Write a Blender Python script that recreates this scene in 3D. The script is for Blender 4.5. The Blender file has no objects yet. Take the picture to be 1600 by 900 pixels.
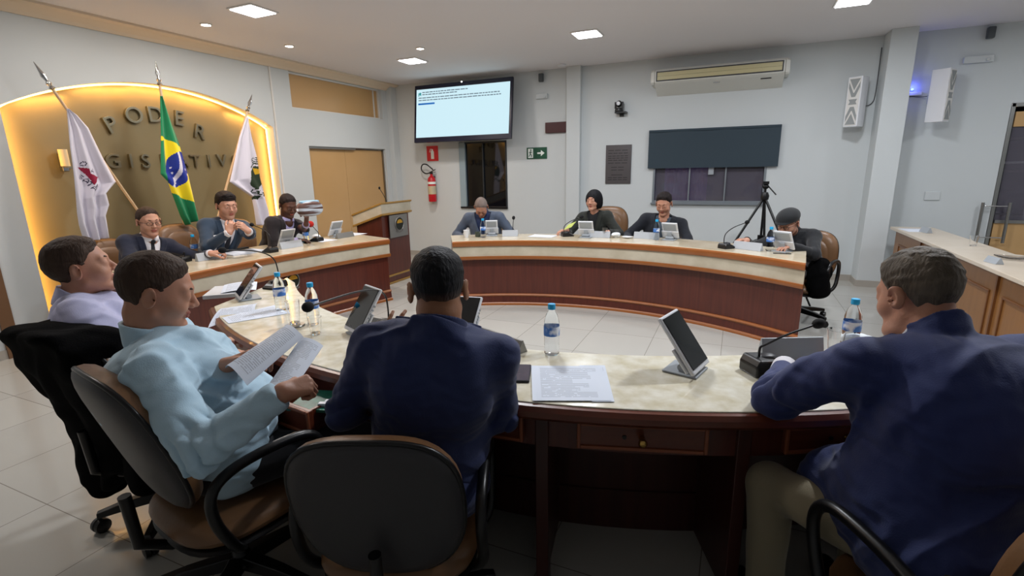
import bpy, bmesh, math, random
import numpy as np
from mathutils import Vector, Matrix

# ------------------------------------------------------------------ camera
CAM_H = 1.5
F_PX = 782.2
YAW, PITCH, ROLL = math.radians(24.06), math.radians(13.39), math.radians(-1.11)
def _axes():
    cy, sy = math.cos(YAW), math.sin(YAW)
    fwd = Vector((-sy*math.cos(PITCH), cy*math.cos(PITCH), -math.sin(PITCH)))
    right = Vector((cy, sy, 0)); up = right.cross(fwd)
    r = math.cos(ROLL)*right + math.sin(ROLL)*up
    u = -math.sin(ROLL)*right + math.cos(ROLL)*up
    return r, u, fwd
CR, CU, CW = _axes()
scn = bpy.context.scene
COL = scn.collection
cam_data = bpy.data.cameras.new('camera')
cam_data.sensor_fit = 'HORIZONTAL'; cam_data.sensor_width = 36.0
cam_data.lens = F_PX/1600*36.0; cam_data.clip_start = 0.02
cam = bpy.data.objects.new('camera', cam_data); COL.objects.link(cam)
M = Matrix((CR, CU, -CW)).transposed().to_4x4(); M.translation = Vector((0, 0, CAM_H))
cam.matrix_world = M
scn.camera = cam
def ray(x, y): return CW + CR*((x-800)/F_PX) - CU*((y-450)/F_PX)
def zd(x, y, d): return Vector((0, 0, CAM_H)) + ray(x, y)*d          # a measured point of the photo at a given depth
def at(x, y, z): d = ray(x, y); return Vector((0, 0, CAM_H)) + d*((z-CAM_H)/d.z)
def atY(x, y, Y): d = ray(x, y); return Vector((0, 0, CAM_H)) + d*(Y/d.y)
def atX(x, y, X): d = ray(x, y); return Vector((0, 0, CAM_H)) + d*(X/d.x)

# ------------------------------------------------------------------ colour management, world
vs = scn.view_settings
vs.view_transform = 'Standard'; vs.look = 'None'; vs.gamma = 1.0; vs.exposure = 0.0; vs.use_curve_mapping = False
world = bpy.data.worlds.new('world'); scn.world = world; world.use_nodes = True
world.node_tree.nodes['Background'].inputs[0].default_value = (0.55, 0.62, 0.75, 1)
world.node_tree.nodes['Background'].inputs[1].default_value = 0.02

# ------------------------------------------------------------------ room constants
YB = 7.58      # back wall
XL = -5.65     # left wall
HC = 2.93      # ceiling
XR, YN = 4.6, -2.6
ZD = 0.74      # far desks top
ZN = 0.75      # near desk top

# ------------------------------------------------------------------ lights: the ceiling's square LED panels and spots
def area(name, loc, size, power, color, spread=180):
    l = bpy.data.lights.new(name, 'AREA'); l.shape = 'SQUARE'; l.size = size; l.energy = power; l.color = color
    l.spread = math.radians(spread)
    o = bpy.data.objects.new(name, l); o.location = loc; COL.objects.link(o); return o
PANELS = [(-4.10, 3.60), (-4.09, 6.05), (-1.64, 5.83), (0.84, 5.86), (-1.63, 3.45), (0.84, 3.45), (-4.1, 1.1), (3.3, 5.86), (3.3, 3.45)]
PW = 22.5
for i, (x, y) in enumerate(PANELS):
    p = PW
    if i in (4, 5): p = PW*2.55
    if i == 6: p = PW*0.9
    if i >= 7: p = PW*0.7
    if i == 0: p = PW*1.4
    area('panel_light', (x, y, HC-0.035), 0.22, p, (1.0, 0.90, 0.82) if x < -4 else (0.92, 0.95, 1.0))
SPOTS = [(-4.87, 3.70), (-4.85, 4.70), (-3.61, 5.52), (-4.87, 2.75)]
for x, y in SPOTS:
    area('spot_light', (x, y, HC-0.03), 0.07, 2.5, (1.0, 0.93, 0.85))

# ------------------------------------------------------------------ material helpers
def lin(hexs):
    h = hexs.lstrip('#'); v = [int(h[i:i+2], 16)/255 for i in (0, 2, 4)]
    return tuple((c/12.92 if c <= .04045 else ((c+.055)/1.055)**2.4) for c in v) + (1,)
def mat(name, color, rough=0.5, metal=0.0, noise=None, bump=None, emit=None, trans=0.0, ior=1.45, alpha=1.0, coat=0.0, sheen=0.0, spec=0.5):
    """noise=(scale, colour2, contrast, (sx,sy,sz)) ; bump=(scale, strength, (sx,sy,sz))"""
    m = bpy.data.materials.new(name); m.use_nodes = True
    nt = m.node_tree; b = nt.nodes['Principled BSDF']
    c = lin(color) if isinstance(color, str) else color
    b.inputs['Base Color'].default_value = c
    b.inputs['Roughness'].default_value = rough; b.inputs['Metallic'].default_value = metal
    b.inputs['Specular IOR Level'].default_value = spec
    b.inputs['Transmission Weight'].default_value = trans; b.inputs['IOR'].default_value = ior
    b.inputs['Alpha'].default_value = alpha
    b.inputs['Coat Weight'].default_value = coat
    b.inputs['Sheen Weight'].default_value = sheen
    if emit:
        b.inputs['Emission Color'].default_value = lin(emit[0]); b.inputs['Emission Strength'].default_value = emit[1]
    def coords(s):
        tc = nt.nodes.new('ShaderNodeTexCoord'); mp = nt.nodes.new('ShaderNodeMapping')
        mp.inputs['Scale'].default_value = s; nt.links.new(tc.outputs['Object'], mp.inputs['Vector']); return mp.outputs[0]
    if noise:
        n = nt.nodes.new('ShaderNodeTexNoise'); n.inputs['Scale'].default_value = noise[0]; n.inputs['Detail'].default_value = 6
        nt.links.new(coords(noise[3] if len(noise) > 3 else (1, 1, 1)), n.inputs['Vector'])
        rmp = nt.nodes.new('ShaderNodeValToRGB'); k = noise[2]
        rmp.color_ramp.elements[0].position = .5-k; rmp.color_ramp.elements[1].position = .5+k
        rmp.color_ramp.elements[0].color = c; rmp.color_ramp.elements[1].color = lin(noise[1])
        nt.links.new(n.outputs['Fac'], rmp.inputs[0]); nt.links.new(rmp.outputs[0], b.inputs['Base Color'])
    if bump:
        n = nt.nodes.new('ShaderNodeTexNoise'); n.inputs['Scale'].default_value = bump[0]; n.inputs['Detail'].default_value = 4
        nt.links.new(coords(bump[2] if len(bump) > 2 else (1, 1, 1)), n.inputs['Vector'])
        bp = nt.nodes.new('ShaderNodeBump'); bp.inputs['Strength'].default_value = bump[1]; bp.inputs['Distance'].default_value = 0.01
        nt.links.new(n.outputs['Fac'], bp.inputs['Height']); nt.links.new(bp.outputs[0], b.inputs['Normal'])
    return m

M_ = {}
M_['wall'] = mat('wall_paint', '#c5cacb', .75, bump=(9, .05))
M_['ceiling'] = mat('ceiling_paint', '#dedbdd', .8)
M_['niche'] = mat('niche_paint', '#7b7052', .55, noise=(2, '#736849', .3), bump=(14, .06))
M_['beige'] = mat('beige_panel', '#c39d6c', .35, noise=(1.5, '#bb9562', .3), coat=.2)
M_['trimwhite'] = mat('white_trim', '#d6d4d0', .5)
M_['baseboard'] = mat('porcelain_skirting', '#a59f96', .3)
M_['wood'] = mat('mahogany_veneer', '#4a2019', .32, noise=(3, '#5e2c20', .25, (14, 14, .6)), coat=.15)
M_['wooddark'] = mat('dark_mahogany', '#351713', .35, noise=(3, '#45201a', .25, (12, 12, .6)), coat=.15)
M_['woodred'] = mat('red_mahogany', '#5a281a', .3, noise=(3, '#6c3420', .25, (3, 3, 14)), coat=.25)
M_['amber'] = mat('amber_wood_trim', '#96592a', .3, noise=(4, '#8a4c1c', .3, (2, 2, 12)), coat=.3)
M_['ambery'] = mat('golden_wood_trim', '#a37c3a', .35, noise=(4, '#94702f', .3, (2, 2, 12)), coat=.3)
M_['marble'] = mat('cream_marble', '#d6cbb4', .16, noise=(5, '#beae90', .22), coat=.2)
M_['marblegrey'] = mat('pale_marble_band', '#cbc2ae', .3, noise=(7, '#b3a993', .25, (1, 1, 1)))
M_['counter_top'] = mat('pale_counter_laminate', '#c9beae', .3, noise=(5, '#beb09c', .3))
M_['honey'] = mat('honey_wood', '#8a5f33', .4, noise=(3, '#7b522a', .3, (10, 10, .8)), coat=.1)
M_['honeydark'] = mat('honey_wood_moulding', '#5e3718', .4, noise=(3, '#6b421f', .3))
M_['leather'] = mat('tan_leather', '#7d5c3e', .38, noise=(6, '#6b4c32', .3), bump=(60, .1))
M_['shell'] = mat('charcoal_plastic_shell', '#363538', .45, bump=(220, .05))
M_['black'] = mat('black_plastic', '#0f0f11', .33)
M_['blackmatte'] = mat('black_foam', '#0b0b0c', .9)
M_['redfoam'] = mat('red_foam', '#b3231c', .9, bump=(200, .3))
M_['chrome'] = mat('chrome', '#c8c8c8', .15, 1.0)
M_['steel'] = mat('brushed_steel', '#9b9b98', .3, 1.0)
M_['brass'] = mat('brass', '#c9a35a', .25, 1.0)
M_['letter'] = mat('brushed_metal_letters', '#83806f', .32, .85)
M_['white'] = mat('white_plastic', '#d8dade', .35)
M_['lightgrey'] = mat('light_grey_plastic', '#9aa0a6', .4)
M_['greyplate'] = mat('grey_metal_plate', '#85837f', .35, .5)
M_['clearplate'] = mat('frosted_acrylic', '#b9bec4', .35, alpha=.85)
M_['screen'] = mat('black_glass_screen', '#050608', .06, coat=.5)
M_['glass'] = mat('clear_glass', (1, 1, 1, 1), .02, trans=1.0, ior=1.45)
M_['pet'] = mat('clear_pet_plastic', (.93, .97, 1, 1), .06, trans=1.0, ior=1.12)
M_['bluecap'] = mat('blue_bottle_cap', '#1fa5dc', .4)
M_['label'] = mat('white_blue_bottle_label', '#3e74c0', .5, noise=(16, '#e8edf6', .05))
M_['darkglass'] = mat('dark_window_glass', '#0c0f14', .04, coat=.6)
M_['blind'] = mat('slate_roller_blind', '#2b3a44', .7, bump=(300, .05))
M_['plaque'] = mat('pewter_plaque', '#6e6a6c', .3, .85)
M_['red'] = mat('extinguisher_red', '#b5101f', .3, coat=.3)
M_['signred'] = mat('sign_red', '#c8242a', .5)
M_['signgreen'] = mat('sign_green', '#0b4a34', .5)
M_['signwhite'] = mat('sign_white', '#dfe6e2', .6)
M_['maroon'] = mat('maroon_display', '#3a0d16', .3)
M_['ac'] = mat('warm_white_plastic', '#d3d3cc', .4)
M_['accream'] = mat('cream_louvre', '#bfb68e', .45)
M_['tissue'] = mat('white_tissue', '#dde2e6', .8)
M_['bluepaper'] = mat('sky_blue_mask_cloth', '#3fa3d9', .7)
M_['coat'] = mat('black_wool', '#050506', .95, bump=(180, .3), spec=.1)
M_['phone'] = mat('phone_screen', '#4b4452', .12, coat=.4)
M_['phoneedge'] = mat('phone_case', '#14141c', .4)
M_['green'] = mat('green_printed_cover', '#0e4a3c', .35, noise=(30, '#1f6a58', .15))
M_['flagpole'] = mat('varnished_flagpole', '#c6a884', .3, coat=.3)
M_['lemon'] = mat('yellow_green_paper', '#b9c56a', .7)

# ------------------------------------------------------------------ object helpers
def link(o, parent=None):
    COL.objects.link(o)
    if parent is not None: o.parent = parent
    return o
def thing(name, label, cat, loc=(0, 0, 0), rz=0.0, group=None):
    o = bpy.data.objects.new(name, None); o.empty_display_size = .1
    o.location = loc; o.rotation_euler = (0, 0, rz); link(o)
    o['label'] = label; o['category'] = cat
    if group: o['group'] = group
    return o
def tag(o, label, cat, group=None):
    o['label'] = label; o['category'] = cat
    if group: o['group'] = group
    return o
def dup(root, loc, rz, label, group=None, drop=()):
    r = root.copy(); COL.objects.link(r); r.location = loc; r.rotation_euler = (0, 0, rz)
    r['label'] = label
    if group: r['group'] = group
    for ch in list(root.children):
        if ch.name.split('.')[0] in drop: continue
        c = ch.copy(); COL.objects.link(c); c.parent = r
        for g in ch.children:
            d = g.copy(); COL.objects.link(d); d.parent = c
    return r
class MB:
    """collects shapes into one mesh"""
    def __init__(s): s.v = []; s.f = []; s.uv = None; s.fm = []
    def add(s, vs, fs, m=0):
        o = len(s.v); s.v += [tuple(v) for v in vs]; s.f += [tuple(i+o for i in f) for f in fs]; s.fm += [m]*len(fs); return s
    def box(s, c, d, rot=None, m=0):
        x, y, z = d[0]/2, d[1]/2, d[2]/2
        vs = [Vector((a*x, b*y, e*z)) for a in (-1, 1) for b in (-1, 1) for e in (-1, 1)]
        if rot is not None:
            R = rot if isinstance(rot, Matrix) else Matrix.Rotation(rot, 3, 'Z'); vs = [R @ v for v in vs]
        vs = [v+Vector(c) for v in vs]
        return s.add(vs, [(0, 1, 3, 2), (4, 6, 7, 5), (0, 4, 5, 1), (2, 3, 7, 6), (0, 2, 6, 4), (1, 5, 7, 3)], m)
    def lathe(s, prof, c=(0, 0, 0), n=24, rot=None, m=0, cap=True):
        vs = []; fs = []
        for r, z in prof:
            for i in range(n):
                a = 2*math.pi*i/n; v = Vector((r*math.cos(a), r*math.sin(a), z))
                if rot is not None: v = rot @ v
                vs.append(v+Vector(c))
        k = len(prof)
        for j in range(k-1):
            for i in range(n):
                i2 = (i+1) % n; fs.append((j*n+i, j*n+i2, (j+1)*n+i2, (j+1)*n+i))
        if cap:
            fs.append(tuple(range(n-1, -1, -1))); fs.append(tuple((k-1)*n+i for i in range(n)))
        return s.add(vs, fs, m)
    def tube(s, pts, r, n=10, m=0, closed=False):
        pts = [Vector(p) for p in pts]; k = len(pts)
        rs = r if isinstance(r, (list, tuple)) else [r]*k
        vs = []; fs = []; prev = None
        for i, p in enumerate(pts):
            if closed: t = (pts[(i+1) % k]-pts[i-1]).normalized()
            else: t = (pts[min(i+1, k-1)]-pts[max(i-1, 0)]).normalized()
            if prev is None:
                a = Vector((0, 0, 1)) if abs(t.z) < .9 else Vector((1, 0, 0)); u = t.cross(a).normalized()
            else:
                u = (prev - t*prev.dot(t)).normalized()
            prev = u; w = t.cross(u)
            for j in range(n):
                an = 2*math.pi*j/n; vs.append(p+(u*math.cos(an)+w*math.sin(an))*rs[i])
        for i in range(k if closed else k-1):
            i2 = (i+1) % k
            for j in range(n):
                j2 = (j+1) % n; fs.append((i*n+j, i*n+j2, i2*n+j2, i2*n+j))
        if not closed:
            fs.append(tuple(range(n-1, -1, -1))); fs.append(tuple((k-1)*n+j for j in range(n)))
        return s.add(vs, fs, m)
    def prism(s, poly, z0, z1, m=0, fr=None):
        """poly in xy, extruded in z; fr maps a local point to another frame"""
        n = len(poly); vs = [Vector((p[0], p[1], z0)) for p in poly]+[Vector((p[0], p[1], z1)) for p in poly]
        if fr is not None: vs = [fr(v) for v in vs]
        fs = [tuple(range(n-1, -1, -1)), tuple(range(n, 2*n))]+[(i, (i+1) % n, n+(i+1) % n, n+i) for i in range(n)]
        return s.add(vs, fs, m)
    def sweep(s, prof, c, angs, m=0):
        """closed (r,z) profile swept about centre c through angles (radians)"""
        k = len(prof); vs = []; fs = []
        for a in angs:
            for r, z in prof: vs.append((c[0]+r*math.cos(a), c[1]+r*math.sin(a), z))
        for i in range(len(angs)-1):
            for j in range(k):
                j2 = (j+1) % k; fs.append((i*k+j, i*k+j2, (i+1)*k+j2, (i+1)*k+j))
        fs.append(tuple(range(k-1, -1, -1))); fs.append(tuple((len(angs)-1)*k+j for j in range(k)))
        return s.add(vs, fs, m)
    def ellipsoid(s, c, r, n=16, rot=None, m=0):
        vs = []; fs = []; k = n//2
        for j in range(1, k):
            ph = math.pi*j/k
            for i in range(n):
                a = 2*math.pi*i/n; v = Vector((r[0]*math.sin(ph)*math.cos(a), r[1]*math.sin(ph)*math.sin(a), r[2]*math.cos(ph)))
                if rot is not None: v = rot @ v
                vs.append(v+Vector(c))
        t = Vector((0, 0, r[2])); b = Vector((0, 0, -r[2]))
        if rot is not None: t = rot @ t; b = rot @ b
        vs += [t+Vector(c), b+Vector(c)]; T = len(vs)-2; B = T+1
        for j in range(k-2):
            for i in range(n):
                i2 = (i+1) % n; fs.append((j*n+i, (j+1)*n+i, (j+1)*n+i2, j*n+i2))
        for i in range(n):
            i2 = (i+1) % n; fs.append((T, i, i2)); fs.append((B, (k-2)*n+i2, (k-2)*n+i))
        return s.add(vs, fs, m)
    def build(s, name, mats, parent=None, smooth=None, bevel=0, loc=None, fix=True):
        me = bpy.data.meshes.new(name); me.from_pydata(s.v, [], s.f)
        if not isinstance(mats, (list, tuple)): mats = [mats]
        for x in mats: me.materials.append(x)
        if len(mats) > 1: me.polygons.foreach_set('material_index', s.fm)
        if fix:
            bm = bmesh.new(); bm.from_mesh(me); bmesh.ops.recalc_face_normals(bm, faces=bm.faces); bm.to_mesh(me); bm.free()
        if smooth is not None:
            me.polygons.foreach_set('use_smooth', [True]*len(me.polygons))
            if smooth < 180: me.set_sharp_from_angle(angle=math.radians(smooth))
        if s.uv is not None:
            uvl = me.uv_layers.new(name='UVMap')
            for lp in me.loops: uvl.data[lp.index].uv = s.uv[lp.vertex_index]
        o = bpy.data.objects.new(name, me); link(o, parent)
        if loc is not None: o.location = loc
        if bevel:
            b = o.modifiers.new('bevel', 'BEVEL'); b.width = bevel; b.segments = 2; b.limit_method = 'ANGLE'
        return o
def struct(o): o['kind'] = 'structure'; return o
def arc(a0, a1, n): return [a0+(a1-a0)*i/n for i in range(n+1)]
def text_mesh(body, size, extrude=.002, align='CENTER', bevel=0):
    cu = bpy.data.curves.new('t', 'FONT'); cu.body = body; cu.size = size; cu.extrude = extrude; cu.align_x = align; cu.align_y = 'CENTER'
    cu.bevel_depth = bevel
    o = bpy.data.objects.new('t', cu); COL.objects.link(o)
    dg = bpy.context.evaluated_depsgraph_get(); me = bpy.data.meshes.new_from_object(o.evaluated_get(dg))
    bpy.data.objects.remove(o); bpy.data.curves.remove(cu); return me
def frame(o, x, y, z=None):
    """rotation matrix with given local x, y axes"""
    x = Vector(x).normalized(); z = x.cross(Vector(y)).normalized(); y = z.cross(x)
    m = Matrix((x, y, z)).transposed().to_4x4(); m.translation = Vector(o); return m
def cushion(w, h, tf, tb, n=3.0, bend=0.0, waist=0.0, seg=48, rings=8):
    """puffed solid in local x (width), z (height), y (thickness; +y front)"""
    mb = MB(); vs = []; fs = []
    def pt(th, s):
        c, si = math.cos(th), math.sin(th)
        r = (abs(c)**n+abs(si)**n)**(-1/n)
        x, z = r*c*s, r*si*s
        x *= (1-waist*max(0, -z)**1.5*.5)
        return x*w/2, z*h/2
    fr = []
    for side, t in ((1, tf), (-1, tb)):
        ids = []
        for k in range(1, rings+1):
            s = math.sin(k/rings*math.pi/2)
            prof = (1-s**6)**.5
            for i in range(seg):
                x, z = pt(2*math.pi*i/seg, s); vs.append((x, side*t*prof+bend*x*x, z))
        fr.append(0)
    vs.append((0, tf, 0)); vs.append((0, -tb, 0)); T = len(vs)-2
    half = rings*seg
    for sd in (0, 1):
        o = sd*half
        for k in range(rings-1):
            for i in range(seg):
                i2 = (i+1) % seg; q = (o+k*seg+i, o+k*seg+i2, o+(k+1)*seg+i2, o+(k+1)*seg+i); fs.append(q if sd else q[::-1])
        for i in range(seg):
            i2 = (i+1) % seg; q = (T+sd, o+i2, o+i); fs.append(q if sd else q[::-1])
    for i in range(seg):
        i2 = (i+1) % seg; fs.append((half-seg+i, half-seg+i2, 2*half-seg+i2, 2*half-seg+i))
    mb.add(vs, fs); return mb
def xf(mb, mtx):
    mb.v = [tuple(mtx @ Vector(v)) for v in mb.v]; return mb

# ------------------------------------------------------------------ implicit surfaces for people and cloth
def V3(p): return np.array([p[0], p[1], p[2]], dtype=np.float64)
def smin(a, b, k):
    h = np.maximum(k-np.abs(a-b), 0)/k; return np.minimum(a, b)-h*h*k*.25
def smax(a, b, k): return -smin(-a, -b, k)
def rc(p, a, b, r1, r2):
    ab = b-a; t = np.clip(((p-a)@ab)/(ab@ab+1e-9), 0, 1)
    return np.linalg.norm(p-a-t[:, None]*ab, axis=1)-(r1+(r2-r1)*t)
def ell(p, c, r, R=None):
    q = p-np.asarray(c)
    if R is not None: q = q@R
    r = np.asarray(r); k0 = np.linalg.norm(q/r, axis=1); k1 = np.linalg.norm(q/(r*r), axis=1)
    return k0*(k0-1)/np.maximum(k1, 1e-6)
def sph(p, c, r): return np.linalg.norm(p-np.asarray(c), axis=1)-r
def near(p, c, R, fn):
    """fn evaluated only near its bounding sphere"""
    d = np.linalg.norm(p-c, axis=1)-R
    m = d < .09
    out = np.maximum(d, .08)
    if m.any(): out[m] = fn(p[m])
    return out
def folds(p, amp, freq, seed=0):
    rs = np.random.RandomState(seed); A = rs.randn(3, 3); A /= np.linalg.norm(A, axis=0)
    q = p@A*freq
    return amp*(np.sin(q[:, 0]+2.2*np.sin(q[:, 1]*.55+1.3*np.sin(q[:, 2]*.4)))*.6+np.sin(q[:, 1]*1.7+1.6*np.sin(q[:, 0]*.8+q[:, 2]*.5))*.3)
def crease(p, amp, freq, seed=0):
    rs = np.random.RandomState(seed); A = rs.randn(3, 3); A /= np.linalg.norm(A, axis=0)
    q = p@A*freq; u = q[:, 0]+1.8*np.sin(q[:, 1]*.6+1.1*np.sin(q[:, 2]*.5)); w = np.sin(q[:, 1]*.37+q[:, 2]*.29+seed)
    return amp*(np.sqrt(np.sin(u*.5)**2+.02)*1.6-1.0)*np.clip(.35+w, 0, 1)
def mesh_sdf(fn, lo, hi, h, project=True):
    B = 8
    lo = np.asarray(lo, float)-2*h; n = np.ceil((np.asarray(hi, float)+2*h-lo)/h).astype(int)+1
    nb = (n+B-1)//B; n = nb*B
    bi = np.stack(np.meshgrid(*[np.arange(k) for k in nb], indexing='ij'), -1).reshape(-1, 3)
    bc = lo+(bi*B+(B-1)/2)*h; dv = fn(bc)
    act = np.abs(dv) < h*B*.87*1.35+2*h
    V = np.repeat(np.repeat(np.repeat(np.where(dv.reshape(nb) < 0, -1., 1.).astype(np.float32), B, 0), B, 1), B, 2)
    off = np.stack(np.meshgrid(*[np.arange(B)]*3, indexing='ij'), -1).reshape(-1, 3)
    ab = bi[act]
    for s in range(0, len(ab), 500):
        idx = (ab[s:s+500, None, :]*B+off[None]).reshape(-1, 3)
        V[idx[:, 0], idx[:, 1], idx[:, 2]] = fn(lo+idx*h)
    ins = V < 0
    cnt = np.zeros(tuple(n-1), np.int8)
    for a in (0, 1):
        for b in (0, 1):
            for c in (0, 1): cnt += ins[a:n[0]-1+a, b:n[1]-1+b, c:n[2]-1+c]
    mix = (cnt > 0) & (cnt < 8)
    cells = np.argwhere(mix); cid = np.full(tuple(n-1), -1, np.int32); cid[tuple(cells.T)] = np.arange(len(cells))
    acc = np.zeros((len(cells), 3)); num = np.zeros(len(cells))
    cor = [(a, b, c) for a in (0, 1) for b in (0, 1) for c in (0, 1)]
    cv = {q: V[cells[:, 0]+q[0], cells[:, 1]+q[1], cells[:, 2]+q[2]] for q in cor}
    for q in cor:
        for ax in range(3):
            if q[ax] == 0:
                q2 = list(q); q2[ax] = 1; q2 = tuple(q2); a = cv[q]; b = cv[q2]; m = (a < 0) != (b < 0)
                t = np.where(m, a/(a-b+1e-12), 0); pos = np.array(q, float)[None].repeat(len(cells), 0); pos[:, ax] += t
                acc += pos*m[:, None]; num += m
    vert = lo+(cells+acc/num[:, None])*h
    quads = []
    for ax in range(3):
        a1, a2 = (ax+1) % 3, (ax+2) % 3
        sl0 = [slice(None)]*3; sl1 = [slice(None)]*3; sl0[ax] = slice(0, n[ax]-1); sl1[ax] = slice(1, n[ax])
        e = ins[tuple(sl0)] != ins[tuple(sl1)]; pts = np.argwhere(e)
        ok = (pts[:, a1] > 0) & (pts[:, a2] > 0) & (pts[:, a1] < n[a1]-1) & (pts[:, a2] < n[a2]-1); pts = pts[ok]
        d1 = np.zeros(3, int); d1[a1] = 1; d2 = np.zeros(3, int); d2[a2] = 1
        g = lambda q: cid[q[:, 0], q[:, 1], q[:, 2]]
        Q = np.stack([g(pts-d1-d2), g(pts-d2), g(pts), g(pts-d1)], 1)
        flip = ~ins[pts[:, 0], pts[:, 1], pts[:, 2]]; Q[flip] = Q[flip][:, ::-1]; quads.append(Q)
    quads = np.concatenate(quads)
    quads = quads[(quads >= 0).all(1)]
    if project:
        d0 = fn(vert); e = h*.4; g = np.stack([fn(vert+np.eye(3)[i]*e)-d0 for i in range(3)], 1)/e
        g2 = np.maximum((g*g).sum(1), .2); st = (d0/g2)[:, None]*g; ln = np.linalg.norm(st, axis=1, keepdims=True)
        vert = vert-st*np.minimum(1, h*.8/np.maximum(ln, 1e-9))
    return vert, quads
def np_mesh(name, vert, quads, mats, parent=None, origin=(0, 0, 0), midx=None, smooth=True):
    me = bpy.data.meshes.new(name); vert = vert-np.asarray(origin, float)
    me.vertices.add(len(vert)); me.vertices.foreach_set('co', vert.astype(np.float32).ravel())
    nl = len(quads)*4; me.loops.add(nl); me.loops.foreach_set('vertex_index', quads.astype(np.int32).ravel())
    me.polygons.add(len(quads)); me.polygons.foreach_set('loop_start', np.arange(0, nl, 4, dtype=np.int32))
    try: me.polygons.foreach_set('loop_total', np.full(len(quads), 4, np.int32))
    except Exception: pass
    me.update(calc_edges=True); me.validate()
    if not isinstance(mats, (list, tuple)): mats = [mats]
    for m in mats: me.materials.append(m)
    if midx is not None: me.polygons.foreach_set('material_index', midx.astype(np.int32))
    me.polygons.foreach_set('use_smooth', [smooth]*len(me.polygons))
    o = bpy.data.objects.new(name, me); link(o, parent); return o

# ------------------------------------------------------------------ people
def cloth_mat(name, col, col2=None, rough=.85, fine=260, fs=.12, wr=None):
    m = mat(name, col, rough, noise=(3, col2 or col, .3), bump=(fine, fs), sheen=.15); return m
def skin_mat(name, col, col2):
    m = mat(name, col, .5, noise=(9, col2, .35), bump=(90, .08)); b = m.node_tree.nodes['Principled BSDF']
    b.inputs['Subsurface Weight'].default_value = .12; b.inputs['Subsurface Radius'].default_value = (.02, .008, .004); b.inputs['Subsurface Scale'].default_value = .5
    return m
def hair_mat(name, col, col2, sc=22):
    return mat(name, col, .6, noise=(sc, col2, .2, (1, 1, .35)), bump=(120, .6, (1, 1, .25)), spec=.22)
HM = hair_mat
M_['eye'] = mat('eye_white', '#a89a90', .3); M_['iris'] = mat('dark_iris', '#20140e', .15); M_['lip'] = mat('lip_skin', '#9b5548', .5)
M_['lens'] = mat('spectacle_frame', '#141212', .3)

def head_core(q):
    d = ell(q, (0, -.014, .030), (.0745, .098, .088))
    return smin(d, ell(q, (0, .016, -.033), (.057, .069, .077)), .03)
def head_sdf(q, o):
    x = np.abs(q[:, 0]); s = np.stack([x, q[:, 1], q[:, 2]], 1)      # mirror
    jw = o.get('jaw', 1.0)
    d = head_core(q)
    d = smin(d, rc(s, V3((.050*jw, .002, -.060)), V3((.018*jw, .066, -.096)), .016, .015), .025)
    d = smin(d, sph(s, (0, .075, -.098), .017), .02)
    d = smin(d, sph(s, (.038*jw, .054, -.03), .027*jw), .03)
    if o.get('jowl'): d = smin(d, ell(s, (.03, .03, -.095), (.045, .05, .03)), .03)
    d = smin(d, rc(s, V3((0, .080, .026)), V3((.038, .070, .027)), .012, .010), .018)
    d = smax(d, -sph(s, (.031, .101, .006), .014), .018)
    d = smin(d, sph(s, (.0315, .0750, .004), .0145), .012)
    d = smin(d, rc(s, V3((0, .084, .012)), V3((0, .105, -.024)), .0070, .0105), .010)
    d = smin(d, sph(s, (.0115, .096, -.029), .0080), .007)
    d = smin(d, ell(s, (0, .0835, -.055), (.023, .011, .0062)), .005)
    d = smin(d, ell(s, (0, .082, -.066), (.019, .011, .0068)), .005)
    a = math.radians(26); R = np.array([[math.cos(a), math.sin(a), 0], [-math.sin(a), math.cos(a), 0], [0, 0, 1]])
    ear = ell(s, (.0835, -.014, -.004), (.0080, .021, .033), R)
    ear = smax(ear, -ell(s, (.0935, -.010, -.002), (.010, .012, .021)), .004)
    return smin(d, ear, .006)
def hair_sdf(q, o):
    k = o['kind']; T = o.get('t', .012)
    y, z, x = q[:, 1], q[:, 2], np.abs(q[:, 0])
    if k == 'bob':
        d = ell(q, (0, -.018, .014), (.096, .115, .117))
        d = smin(d, ell(q, (0, -.035, -.045), (.093, .088, .085)), .03)
        cut = ell(q, (-.004, .134, -.048), (.062, .118, .104))
        d = smax(d, -cut, .012); d = smax(d, -ell(q, (0, .09, -.13), (.080, .10, .09)), .015); d = smax(d, -z-.098, .01)
        th = np.arctan2(q[:, 1], q[:, 0]); return d+.0022*np.sin(th*34+z*18)*np.clip((.09-z)*12, 0, 1)+folds(q, .0015, 70, 3)
    core = head_core(q)
    base = np.interp(y, [-.13, -.08, -.045, -.030, .000, .010, .026, .046, .075, .1],
                     [-.088, -.082, -.060, .010, .016, .000, .018, .050, .066+o.get('front', 0), .07+o.get('front', 0)])
    lift = o.get('nape', 0)
    base = base+np.where(y < -.05, lift, 0)
    h = z-base+folds(q, .007, 210, 9)+folds(q, .003, 90, 2)
    s = np.clip(h/np.interp(y, [-.05, .03], [.028, .05]), 0, 1)
    side = np.clip((z-o.get('fade', -.1))/o.get('fadew', .03), 0, 1)         # thinner below the fade
    t = -.0015+(.0015+o.get('ts', .006)*(1-side)+T*side)*s*s*(3-2*s)-.002*(s <= 0)
    top = np.clip((z-.05)/.05, 0, 1); t = t+o.get('top', .004)*top*s
    if o.get('quiff'): t = t+o['quiff']*np.exp(-((y-.07)**2/.0011))*np.clip((z-.05)/.03, 0, 1)
    if o.get('bald'): t = t-.03*np.exp(-(x*x+(y+.01)**2)/(2*.05**2))*np.clip((z-.06)/.03, 0, 1)
    return core-t+folds(q, o.get('n', .0012), 140, 5)*s
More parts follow.
